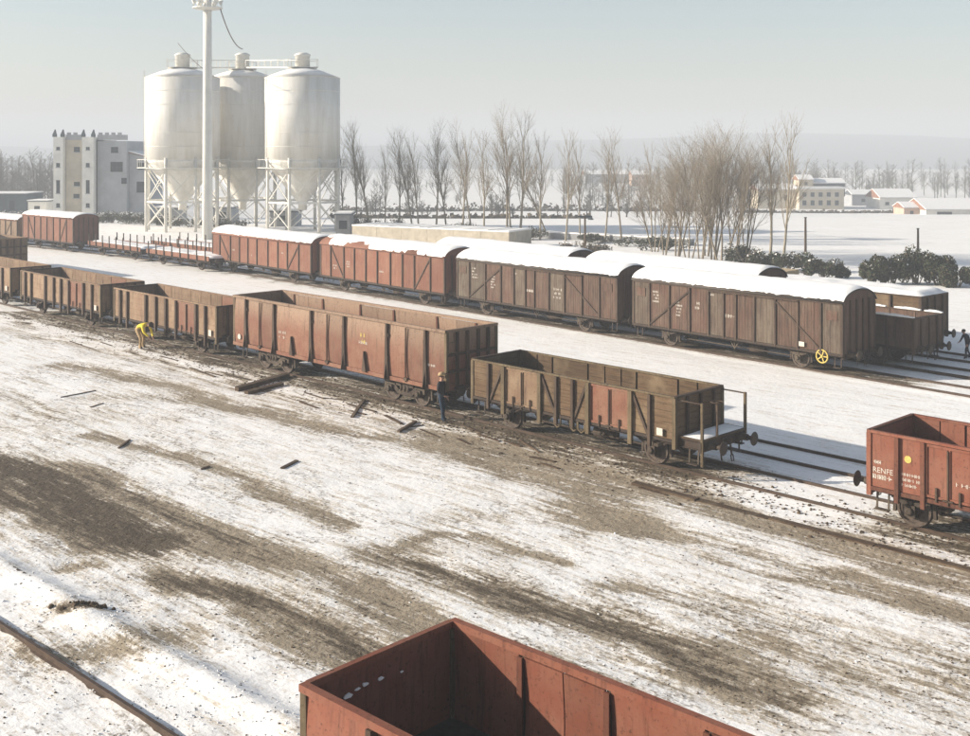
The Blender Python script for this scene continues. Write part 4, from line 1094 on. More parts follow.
sC, zC = silo(302.5, YA-3, 'white steel silo at the poplar end of the three, close to the bare trees')
sB, zB = silo(242.5, YA+9, 'white steel silo standing behind and between the two others', top=79, bot=160, cone=203)
def walkway(a, b_, label):
    d = (b_-a); L = d.length; t = thing('walkway', a, math.atan2(d.y, d.x), label, 'walkway')
    sl_ = d.z/d.xy.length
    mb = MB(); mb.beam((0, 0, 0), (d.xy.length, 0, d.z), 1.1, .16); mb.build('deck', 'white_steel', t)
    for s in (-1, 1):
        mb = MB(); mb.beam((0, s*.55, 1.0), (d.xy.length, s*.55, 1.0+d.z), .07, .07)
        k = max(2, int(L/1.6))
        for i in range(k+1): x = d.xy.length*i/k; mb.beam((x, s*.55, .06+sl_*x), (x, s*.55, 1.0+sl_*x), .06, .06)
        mb.build('railing', 'white_steel', t)
zz = Vector((0, 0, 1.6))
def up(p, z): return Vector((p.x, p.y, p.z+z))
dv = (sB-sA).normalized()
walkway(up(sA, zA+1.46)+dv*1.9, up(sB, zB+1.46)-dv*1.9, 'steel walkway bridging the mill side silo and the rear silo')
dv = (sC-sB).normalized()
walkway(up(sB, zB+1.46)+dv*1.9, up(sC, zC+1.46)-dv*1.9, 'steel walkway bridging the rear silo and the poplar side silo')
# tall white mast in front of them, with crown platform and cable
mp_ = place(207.5, 134); t = thing('mast', mp_, 0, 'tall white floodlight mast rising in front of the silos', 'mast')
zt = zpx(-6, 134); mb = MB(); mb.lathe([(.62, -.5), (.58, 8), (.52, 20), (.46, zt)], (0, 0, 0), n=20); mb.build('shaft', 'mast_white', t)
for s in (-1, 1):
    mb = MB(); mb.beam((s*.28, -.62, 0), (s*.22, -.5, zt), .05, .05); mb.build('ladder_rail', 'white_steel', t)
zc = zpx(8.5, 134); mb = MB(); mb.lathe([(.5, zc-.25), (1.75, zc), (1.75, zc+.12), (.5, zc+.12)], (0, 0, 0), n=24, closed=True, sm=False); mb.build('crown_platform', 'white_steel', t)
mb = MB(); mb.lathe([(1.68, zc+1.1), (1.74, zc+1.1), (1.74, zc+1.17), (1.68, zc+1.17)], (0, 0, 0), n=24, closed=True, sm=False)
for i in range(10): th = 2*math.pi*i/10; mb.beam((1.7*math.cos(th), 1.7*math.sin(th), zc+.1), (1.7*math.cos(th), 1.7*math.sin(th), zc+1.15), .05, .05)
mb.build('guard_rail', 'white_steel', t)
for i in range(6):
    th = 2*math.pi*(i+.3)/6; mb = MB(); o_ = Vector((1.5*math.cos(th), 1.5*math.sin(th), zc+.75)); d = Vector((math.cos(th), math.sin(th), -.5)).normalized()
    mb.lathe([(.12, -.2), (.3, .1), (.36, .2)], o_, d, 14); mb.build('floodlight', 'white_steel', t)
def cable(p, q_, sag, r, label, mat='rail_rust', n=14):
    mb = MB(); pts = [(p.lerp(q_, i/n)-p)-Vector((0, 0, sag*4*(i/n)*(1-i/n))) for i in range(n+1)]; mb.tube(pts, r, 5, sm=True); o = mb.build('cable', mat); o.location = p; tag(o, label, 'cable'); return o
cable(mp_+Vector((1.5, 0, zc)), up(sB, zB+4.2), 1.1, .07, 'drooping cable from the mast crown to the rear silo top')
cable(mp_+Vector((-.5, 0, zpx(69, 134))), up(sA, zA+4.0)+Vector((-.6, 0, .6)), .2, .04, 'short cable from the mast to the mill side silo top')
# small bunker and low sheds at the silo feet
def shed(px0, px1, Y, h, label, mat='render_grey', depth=5, roofm='snow', flatroof=True):
    p0, p1 = place(px0, Y), place(px1, Y); w = p1.x-p0.x; t = thing('shed', Vector(((p0.x+p1.x)/2, Y+depth/2, tz(p0.x, Y))), 0, label, 'shed')
    mb = MB(); mb.box(-w/2, w/2, -depth/2, depth/2, -.6, h); mb.build('wall', mat, t)
    mb = MB(); mb.box(-w/2-.2, w/2+.2, -depth/2-.2, depth/2+.2, h+.002, h+.15); rf = mb.build('roof', 'roof_slate', t)
    mb = MB(); mb.box(-w/2-.15, w/2+.15, -depth/2-.15, depth/2+.15, h+.152, h+.32); mb.build('snow_layer', 'snow', rf)
    for i in range(max(1, int(w/4))):
        x = -w/2+w*(i+.5)/max(1, int(w/4)); mb = MB(); mb.box(x-.5, x+.5, -depth/2-.03, -depth/2-.002, h*.35, h*.75); mb.build('window', 'window_dark', t)
    return t
shed(156, 178, 165, 2.3, 'low grey shed seen between the legs of the mill side silo', 'render_grey')
shed(213, 232, 172, 2.2, 'low grey shed seen between the mast and the rear silo', 'render_grey')
shed(270, 296, 160, 2.0, 'low grey shed seen under the poplar side silo', 'render_grey')
shed(336, 350, 138, 2.6, 'small grey hut at the start of the concrete platform', 'concrete_grey', 4)

# ------------------------------------------------------------------ mill with tower bays
def window(t, x0, x1, y, z0, z1, mat='window_dark'):
    mb = MB(); mb.box(x0, x1, y-.05, y-.004, z0, z1); w = mb.build('window', mat, t)
    mb = MB(); mb.box(x0-.12, x1+.12, y-.12, y-.004, z0-.14, z0-.002); mb.build('sill', 'render_grey', w)
    mb = MB(); xm = (x0+x1)/2; mb.box(xm-.04, xm+.04, y-.08, y-.052, z0, z1); mb.box(x0, x1, y-.078, y-.053, (z0+z1)/2-.04, (z0+z1)/2+.04); mb.build('frame', 'shed_dark', w)
YM = 195.
def mill():
    b0 = place(100, YM); t = thing('mill', b0, 0, 'old white mill with crenellated corner towers and blind grey flank', 'building')
    X = lambda px: place(px, YM).x-b0.x
    Z = lambda py: zpx(py, YM)-b0.z
    # main block turned a little: two visible faces; towers project as pilasters
    def block(x0, x1, y0, y1, z1, mat, name='wall'): mb = MB(); mb.box(x0, x1, y0, y1, -1, z1); return mb.build(name, mat, t)
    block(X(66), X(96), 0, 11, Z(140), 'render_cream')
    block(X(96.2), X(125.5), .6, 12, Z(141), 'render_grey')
    block(X(125.7), X(146), 2, 10, Z(158), 'render_grey')
    for a, c, top in ((56, 65.5, 137), (84.5, 96, 137)):
        tw = block(X(a), X(c), -1.2, 4 if a > 60 else 11.5, Z(top), 'render_white', 'tower')
        for px in (a+.8, c-.8):
            mb = MB(); mb.box(X(px)-.28, X(px)+.28, -1.25, -.6, Z(top)+.002, Z(top)+.5); mb.prism([(X(px)-.25, -1.2, Z(top)+.5), (X(px)+.25, -1.2, Z(top)+.5), (X(px), -.95, Z(129.5))], (0, .5, 0)); mb.build('pinnacle', 'shed_dark', tw)
        for py0, py1 in ((147, 150), (163, 167), (180, 193), (203, 207)):
            window(t, X((a+c)/2)-.3, X((a+c)/2)+.3, -1.2, Z(py1), Z(py0))
    for x0, x1, y, z in ((66, 84, -.15, 140), (96.4, 126, .45, 140)):
        mb = MB(); mb.box(X(x0), X(x1), y, y+.5, Z(z)+.002, Z(z)+.9); mb.build('parapet', 'render_grey', t)
        n = int((X(x1)-X(x0))/1.1)
        for i in range(n): xx = X(x0)+.2+i*1.1; mb = MB(); mb.box(xx, xx+.55, y+.02, y+.48, Z(z)+.905, Z(z)+1.3); mb.build('merlon', 'render_grey', t)
    for p in ((77, 147, 152), (77, 182, 186), (76.5, 194, 198)): window(t, X(p[0])-.5, X(p[0])+.5, 0, Z(p[2]), Z(p[1]))
    for p, w, y in (((113.5, 147, 153), .8, .6), ((115.5, 162, 172), 1.7, .6), ((123, 178, 184), .5, .6), ((138.5, 163, 170), 1., 2), ((138.5, 182, 193), 1.4, 2)): window(t, X(p[0])-w/2-.2, X(p[0])+w/2+.2, y, Z(p[2]), Z(p[1]))
    mb = MB(); mb.prism([(X(125.7)-.1, 1.6, Z(152)), (X(146.5), 1.6, Z(157.5)), (X(146.5), 1.6, Z(158)-.02+.3), (X(125.7)-.1, 1.6, Z(153))], (0, 9, 0)); rf = mb.build('roof', 'roof_tile', t)
    mb = MB(); mb.prism([(X(125.7), 1.5, Z(151.9)+.02), (X(146.5), 1.5, Z(157.4)+.02), (X(146.5), 1.5, Z(157.4)+.25), (X(125.7), 1.5, Z(151.9)+.25)], (0, 9, 0)); mb.build('snow_layer', 'snow', rf)
    mb = MB(); mb.prism([(X(125.7), 2.001, Z(158)), (X(146), 2.001, Z(158)), (X(125.7), 2.001, Z(153.2))], (0, 7.9, 0)); mb.build('gable', 'render_grey', t)
mill()
t = shed(-30, 26, 215, 4.6, 'long dark shed with snow on its roof beside the mill', 'shed_dark', 8)
t = shed(28, 46, 208, 3.2, 'small white outbuilding between the dark shed and the mill', 'render_white', 5)

# ------------------------------------------------------------------ concrete platform walls, post, brush behind the vans
def wall(p0, p1, h, th, label, mat='concrete', caps=True, name='platform_wall', n=6):
    d = p1-p0; t = thing(name, p0, math.atan2(d.y, d.x), label, 'wall'); L = d.xy.length
    for i in range(n):
        mb = MB(); mb.box(L*i/n+.015, L*(i+1)/n-.015, 0, th, -.6, h+rnd.uniform(-.01, .01)); mb.build('panel', mat, t)
    mb = MB(); k = 40
    for i in range(k):
        hh = .1+.08*rnd.random(); mb.box(L*i/k, L*(i+1)/k, -.04, th, h+.012, h+.012+hh)
    mb.build('snow_layer', 'snow', t)
    return t
p0, p1 = g(352, 241), g(509, 249)
wall(p0, p1, 1.75, 5, 'long beige concrete loading platform topped with snow behind the red vans')
p0, p1 = g(336, 228), g(690, 246)
wall(p0, p1, .7, 1.2, 'low snow capped boundary wall along the foot of the bare poplars', 'concrete_grey', n=16, name='boundary_wall')
def lamp_post(px, pyb, pyt, label, head=True):
    b0 = g(px, pyb); h = zpx(pyt, b0.y); t = thing('lamp_post', b0, 0, label, 'lamp post')
    mb = MB(); mb.tube([(0, 0, -.3), (0, 0, h)], [.13, .09], 10); mb.build('pole', 'old_wood', t)
    mb = MB(); mb.beam((-.7, 0, h-.05), (.7, 0, h-.05), .16, .16) if head else None; mb.lathe([(.12, 0), (.28, -.18), (.28, -.24)], (.55, 0, h-.12), (0, 0, 1), 12) if head else mb.box(-.1, .1, -.1, .1, h, h+.08); mb.build('lamp_head' if head else 'cap', 'shed_dark', t)
lamp_post(585, 258, 216, 'dark lamp post with crossarm standing in dry brush behind the vans')
lamp_post(805.5, 268, 218, 'bare wooden pole standing alone beside the twin stemmed tree', False)
lamp_post(918, 262, 229, 'thin wooden pole rising behind the evergreen hedge', False)
def crate_stack():
    p = TB.at(TB.along(767, 12.5, 3), 12.5); h = 3.3; t = thing('timber_stack', p, TB.rz, 'pale stack of sawn timber behind the second van row', 'timber')
    for k in range(11):
        for j in range(5):
            mb = MB(); mb.box(-1.6+rnd.uniform(-.08, .08), 1.6+rnd.uniform(-.08, .08), -1.2+j*.48, -1.2+j*.48+.44, .3*k-.1, .3*k+.17); mb.build('plank', 'brush_pale', t)

crate_stack()

# ------------------------------------------------------------------ vegetation
def tree_mesh(seed, H, kind):
    """bare winter tree: returns trunk and twig meshes"""
    r = random.Random(seed); tr = MB(); tw = MB()
    def branch(p, d, L, rad, depth):
        n = 4 if depth == 0 else 3; pts = [p.copy()]; q = p.copy(); dd = d.copy()
        for i in range(n):
            dd = (dd+Vector((r.uniform(-1, 1), r.uniform(-1, 1), r.uniform(-.2, .6)))*.14*(1 if depth else .5)).normalized(); q = q+dd*L/n; pts.append(q.copy())
        rr = [rad*(1-.75*i/n) for i in range(n+1)]; rr[-1] = max(rr[-1], .006)
        (tr if depth < 2 else tw).tube(pts, rr, 6 if depth == 0 else (4 if depth == 1 else 3), cap=False)
        if depth >= maxd: return
        nb = (r.randint(11, 15), r.randint(5, 7), r.randint(4, 5), 3)[depth]
        for k in range(nb):
            f = r.uniform(.28 if depth == 0 else .2, 1.0); i = min(int(f*n), n-1); b = pts[i].lerp(pts[i+1], f*n-i)
            tdir = (pts[i+1]-pts[i]).normalized(); side = tdir.orthogonal().normalized(); side.rotate(Matrix.Rotation(r.uniform(0, 6.283), 3, tdir))
            ang = r.uniform(.35, .75) if kind != 'poplar' else r.uniform(.22, .5)
            nd = (tdir*math.cos(ang)+side*math.sin(ang)+Vector((0, 0, .12))).normalized()
            branch(b, nd, L*((.42 if kind == 'poplar' else .5)*(1.15-.6*f) if depth == 0 else r.uniform(.4, .6)), rad*(.42 if depth == 0 else .5)*(1.1-.5*f), depth+1)
    maxd = 3
    if kind == 'coppice':
        for k in range(4):
            th = r.uniform(0, 6.28); branch(Vector((.35*math.cos(th), .35*math.sin(th), -.3)), Vector((.22*math.cos(th), .22*math.sin(th), 1)).normalized(), H*r.uniform(.75, 1), H*.009, 0)
    else: branch(Vector((0, 0, -.3)), Vector((r.uniform(-.1, .1), r.uniform(-.1, .1), 1)).normalized(), H*.95, H*.0125, 0)
    return tr.mesh('trunk', 'bark' if kind != 'poplar' else 'bark_pale'), tw.mesh('crown', 'twig')
VAR = {k: [tree_mesh(100*i+7+len(k), 12., k) for i in range(3)] for k in ('poplar', 'spread', 'coppice')}
def tree(px, pyb, pyt, kind, label, v, group=None, lean=0., Y=None, name='bare_tree'):
    b0 = g(px, pyb) if Y is None else place(px, Y)
    if Y is None: b0.z = tz(b0.x, b0.y)
    H = zpx(pyt, b0.y)-b0.z; t = thing(name, b0, rnd.uniform(0, 6.28), label, 'tree', group); t.scale = (H/12*rnd.uniform(.85, 1.1),)*2+(H/11.6,)
    a, c = VAR[kind][v % 3]; link('trunk', a, t); link('crown', c, t)
    t.rotation_euler = (0, lean, t.rotation_euler.z) if False else (rnd.uniform(-.03, .03), lean, 0); t.rotation_euler.z = 0
    return t
G = 'bare poplars along the boundary wall'
LB = 'slender upright leafless tree in the row along the snow capped boundary wall'
rowt = [(343, 228, 150, 0), (357, 229, 143, .05), (371, 230, 140, -.03), (385, 231, 160, .04), (399, 232, 150, .1), (413, 231, 146, 0), (419, 233, 150, -.05), (436, 233, 140, .12), (447, 232, 155, .03), (462, 236, 148, .1), (472, 234, 140, -.08), (484, 237, 150, .16), (507, 238, 138, .04), (511, 237, 128, 0), (520, 239, 135, .22), (540, 240, 150, .06), (548, 238, 160, -.3), (566, 241, 150, .2), (580, 240, 158, .02), (605, 242, 155, .15), (622, 243, 150, .03), (652, 245, 160, .02)]
for i, (px, yb, yt, ln) in enumerate(rowt):
    lb, gr = (LB, G) if abs(ln) < .09 else ('leaning leafless tree in the row along the snow capped boundary wall', 'leaning bare trees along the boundary wall')
    if i == 13: lb, gr = 'tallest upright leafless tree of the row along the snow capped boundary wall', None
    if i == 16: lb, gr = 'crooked leafless tree tilted steeply towards the silos in the boundary row', None
    tree(px, yb, yt, 'poplar' if i % 4 else 'spread', lb, i, gr, ln)
G2 = 'bare thicket of stems beyond the second van row'
for i, (px, yb, yt) in enumerate([(664, 256, 172), (676, 258, 160), (689, 260, 165), (700, 262, 155), (712, 262, 152), (722, 264, 158), (733, 264, 160), (744, 262, 165), (655, 252, 175), (706, 256, 150)]):
    tree(px, yb, yt, 'coppice', 'grey brown multi stemmed leafless tree crowding the thicket beyond the vans', i, G2)
tree(770, 266, 148, 'poplar', 'tall leaning bare tree with two stems beside the lone wooden pole', 1, None, .13); tree(783, 267, 142, 'poplar', 'taller bare tree leaning towards the farmhouse beside the lone wooden pole', 2, None, .2)

def bush(px, py, w, h, label, seed, n=1500, snow=.12, mats=('bush_leaf', 'bush_leaf_brown'), group=None, name='bush', Y=None):
    b0 = g(px, py) if Y is None else place(px, Y); r = random.Random(seed); b0.z = tz(b0.x, b0.y)
    t = thing(name, b0, 0, label, 'bush', group); M_ = [MB(), MB(), MB()]
    lobes = [(r.uniform(-.42, .42)*w, r.uniform(-.3, .3)*w*.6, r.uniform(.3, .62)*h, r.uniform(.22, .4)) for _ in range(7)]
    for i in range(n):
        lx, ly, lz, lr = r.choice(lobes); v = Vector((r.gauss(0, 1), r.gauss(0, 1), r.gauss(0, 1))).normalized()*r.uniform(.55, 1.08)
        c = Vector((lx+v.x*lr*w*.6, ly+v.y*lr*w*.5, max(.05, lz+v.z*lr*h*1.05)))
        s_ = r.uniform(.05, .13); up_ = Vector((r.gauss(0, 1), r.gauss(0, 1), r.gauss(.6, 1))).normalized(); a = up_.orthogonal().normalized()*s_; b_ = up_.cross(a)*r.uniform(.5, .9)
        k = 2 if (v.z > .55 and r.random() < snow*5) else (0 if r.random() < .7 else 1)
        M_[k].add([c-a, c-b_, c+a, c+b_], [(0, 1, 2, 3)])
    for q_, (nm, mt) in enumerate((('foliage', mats[0]), ('dead_foliage', mats[1]), ('snow_flecks', 'snow'))):
        if M_[q_].v: M_[q_].build(nm, mt, t)['kind'] = 'stuff'
    st = MB()
    for i in range(10): th = r.uniform(0, 6.28); st.tube([(0.2*math.cos(th), .2*math.sin(th), -.2), (r.uniform(-.4, .4)*w, r.uniform(-.2, .2)*w, h*.75)], [.05, .015], 4)
    st.build('stems', 'bark', t)['kind'] = 'stuff'
for i, (px, py, w, h) in enumerate([(872, 284, 2.6, 1.9), (893, 284, 3.2, 2.5), (915, 284, 3.6, 3.2), (938, 285, 3.4, 2.7), (957, 287, 2.6, 1.8)]):
    bush(px, py, w, h, 'dense dark evergreen bush in the hedge beyond the snow filled wagon', i, group='evergreen hedge bushes', n=6000, name='hedge_bush', snow=.012)
for i, (px, py, w, h) in enumerate([(823, 278, 3.2, 1.7), (838, 278, 2.2, 1.3), (790, 272, 4, 1.8), (765, 270, 3, 1.8), (745, 266, 4, 2.2)]):
    bush(px, py, w, h, 'low snow flecked bush at the foot of the thicket and lone pole', 20+i, group='low bushes by the pole', n=2600, snow=.03)
for i, (px, py, w, h) in enumerate([(387, 233, 4, 2.2), (455, 236, 6, 1.9), (484, 238, 4, 1.4), (530, 240, 5, 1.8), (600, 243, 5, 1.2), (362, 230, 3, 2.6), (640, 246, 5, 1.2), (665, 250, 5, 1.6)]):
    bush(px, py, w, h, 'small dark bush between the poplar trunks along the boundary wall', 40+i, group='bushes under the poplars', n=1500, snow=.03)
for i, (px, py, w, h) in enumerate([(112, 219, 5, 2.0), (128, 221, 6, 2.2), (146, 223, 5, 1.8), (100, 217, 4, 1.4), (15, 217, 6, 2.0), (165, 224, 6, 1.6), (190, 226, 5, 1.6), (228, 228, 5, 1.7), (60, 216, 5, 1.5)]):
    bush(px, py, w, h, 'snow flecked scrub bush between the mill and the far flat wagons', 60+i, group='scrub by the mill', n=1700, snow=.1)
for i, px in enumerate((572, 590, 600)):
    bush(px, 258, 2.4, 1.7, 'patch of dry brown brush around the dark lamp post', 80+i, group='dry brush by the lamp post', n=700, snow=.02, mats=('brush_brown', 'bush_leaf_brown'))

# far woods: one mass of leafless trees
def wood_mass(name, label, spots, seed, hmin, hmax, mat='far_twig'):
    r = random.Random(seed); mb = MB()
    for x, y in spots:
        z = tz(x, y); h = r.uniform(hmin, hmax); p = Vector((x, y, z-.2)); mb.tube([p, p+Vector((r.uniform(-.4, .4), 0, h*.6)), p+Vector((r.uniform(-.8, .8), 0, h))], [.16, .1, .03], 4, cap=False)
        for k in range(34):
            f = r.uniform(.18, .95); b = p+Vector((0, 0, h*f)); th = r.uniform(0, 6.283); l = h*.34*(1.15-f)*r.uniform(.6, 1.2)
            e = b+Vector((math.cos(th)*l, math.sin(th)*l, l*r.uniform(.5, 1.2))); mb.tube([b, e], [.05, .015], 3, cap=False)
            for q_ in range(4):
                m_ = b.lerp(e, r.uniform(.3, 1)); mb.tube([m_, m_+Vector((r.uniform(-1, 1), r.uniform(-1, 1), r.uniform(.1, 1)))*l*.4], [.025, .01], 3, cap=False)
    o = mb.build(name, mat); tag(o, label, 'wood', kind='stuff'); return o
r = random.Random(5)
sp_ = [(place(r.uniform(-60, 150), 240).x*Y/240, Y) for Y in [r.uniform(235, 330) for _ in range(150)]]
wood_mass('far_wood', 'hazy leafless wood behind the mill', sp_, 1, 10, 15)
sp_ = [(place(r.uniform(330, 760), 400).x*Y/400, Y) for Y in [r.choice((r.uniform(225, 232), r.uniform(330, 345), r.uniform(430, 520))) for _ in range(110)]]
wood_mass('far_hedgerows', 'distant leafless hedgerows across the snowy fields', sp_, 2, 2.5, 6)
sp_ = [(place(r.uniform(560, 1050), 500).x*Y/500, Y) for Y in [r.choice((r.uniform(330, 380), r.uniform(380, 620))) for _ in range(260)]]
wood_mass('distant_wood', 'hazy wood behind the far farmhouses', sp_, 3, 6, 13)
def far_hedge(name, label, px0, px1, Y, h, n, seed):
    r = random.Random(seed); mb = MB()
    for i in range(n):
        x = place(r.uniform(px0, px1), Y).x; y = Y+r.uniform(-1.5, 1.5); z = tz(x, y)+abs(r.gauss(0, .5))*h*.7
        s_ = r.uniform(.2, .55); u = Vector((r.gauss(0, 1), r.gauss(0, 1), r.gauss(0, 1))).normalized(); a = u.orthogonal().normalized()*s_; b = u.cross(a)*.8; c = Vector((x, y, z)); mb.add([c-a, c-b, c+a, c+b], [(0, 1, 2, 3)])
    tag(mb.build(name, 'bush_leaf_brown'), label, 'hedge', kind='stuff')
far_hedge('field_hedge', 'thin dark hedge line across the middle of the snowy field', 330, 590, 205, .9, 900, 1)
far_hedge('field_hedge', 'darker hedge line at the far edge of the snowy field', 330, 700, 290, 2.0, 2200, 2)
far_hedge('field_hedge', 'low hedge line below the farmhouses on the far field', 740, 1000, 282, .8, 1200, 3)

# ------------------------------------------------------------------ far houses
def house(px0, px1, pyb, pye, pyr, Y, label, wallm, roofm='roof_tile', depth=9, win=(), snow=True, flat_=False):
    p0, p1 = place(px0, Y), place(px1, Y); b0 = (p0+p1)/2; w = (p1-p0).x; zb = zpx(pyb, Y); ze = zpx(pye, Y)-zb; zr = zpx(pyr, Y)-zb
    t = thing('house', Vector((b0.x, Y+depth/2, zb)), 0, label, 'house')
    mb = MB(); mb.box(-w/2, w/2, -depth/2, depth/2, -2, ze); mb.build('wall', wallm, t)
    if flat_: mb = MB(); mb.box(-w/2-.2, w/2+.2, -depth/2-.2, depth/2+.2, ze+.002, zr); mb.build('roof', roofm, t)
    else:
        mb = MB(); mb.prism([(-w/2-.3, -depth/2-.4, ze+.002), (-w/2-.3, depth/2+.4, ze+.002), (-w/2-.3, 0, zr)], (w+.6, 0, 0)); rf = mb.build('roof', roofm, t)
        if snow:
            mb = MB(); mb.prism([(-w/2-.2, -depth/2-.42, ze+.05), (-w/2-.2, 0, zr+.02), (-w/2-.2, 0, zr+.2), (-w/2-.2, -depth/2-.4, ze+.25)], (w+.4, 0, 0)); mb.prism([(-w/2-.2, depth/2+.42, ze+.05), (-w/2-.2, 0, zr+.02), (-w/2-.2, 0, zr+.2), (-w/2-.2, depth/2+.4, ze+.25)], (w+.4, 0, 0)); mb.build('snow_layer', 'snow', rf)
    for f, z0, z1, ww in win: x = -w/2+w*f; window(t, x-ww/2, x+ww/2, -depth/2, ze*z0, ze*z1)
    return t
W6 = [(f, a, b_, 1.) for f in (.12, .3, .48, .66, .84) for a, b_ in ((.15, .4), (.6, .82))]
house(799, 844, 208, 189, 187, 300, 'large cream farmhouse with two rows of windows on the snowy rise', 'render_cream', depth=10, win=W6, flat_=True, roofm='snow')
house(813, 845, 189, 183.5, 179, 306, 'dark roofed upper storey rising behind the cream farmhouse', 'roof_slate', 'roof_slate', 7)
house(799, 813, 190, 180, 175.5, 305, 'cream tower block standing behind the end of the farmhouse', 'render_cream', depth=6, win=[(.5, .5, .8, .8)])
house(758, 798, 207, 190, 185, 303, 'low cream wing half hidden by the two leaning trees', 'render_cream', depth=9, win=[(.3, .4, .7, 1), (.7, .4, .7, 1)])
house(852, 880, 205, 195, 190.5, 320, 'small blue grey shed beside the cream farmhouse', 'render_grey', 'roof_slate', 7, win=[(.4, .3, .6, 1)])
house(880, 916, 208, 198, 190, 300, 'white house under a steep snowy roof among the far farm buildings', 'render_white', depth=11, win=[(.2, .3, .6, 1), (.6, .3, .6, 1.2)])
house(904, 930, 217, 208, 203, 272, 'small pinkish house in front of the snowy roofed white house', 'render_pink', depth=7, win=[(.3, .3, .7, .8), (.7, .3, .7, .8)])
house(926, 1000, 219, 210, 200, 268, 'broad white barn with low snow covered roof at the field edge', 'render_white', depth=14, win=[(.25, .15, .8, 3.5)])
house(632, 648, 181, 175, 171, 430, 'distant pink farmhouse among trees beyond the poplars', 'render_pink', depth=9, win=[(.3, .3, .6, 1), (.7, .3, .6, 1)])
house(585, 628, 178, 174.5, 171, 440, 'distant long snowy roof beyond the poplars', 'render_grey', depth=12, win=[(.3, .3, .6, 1.5)])

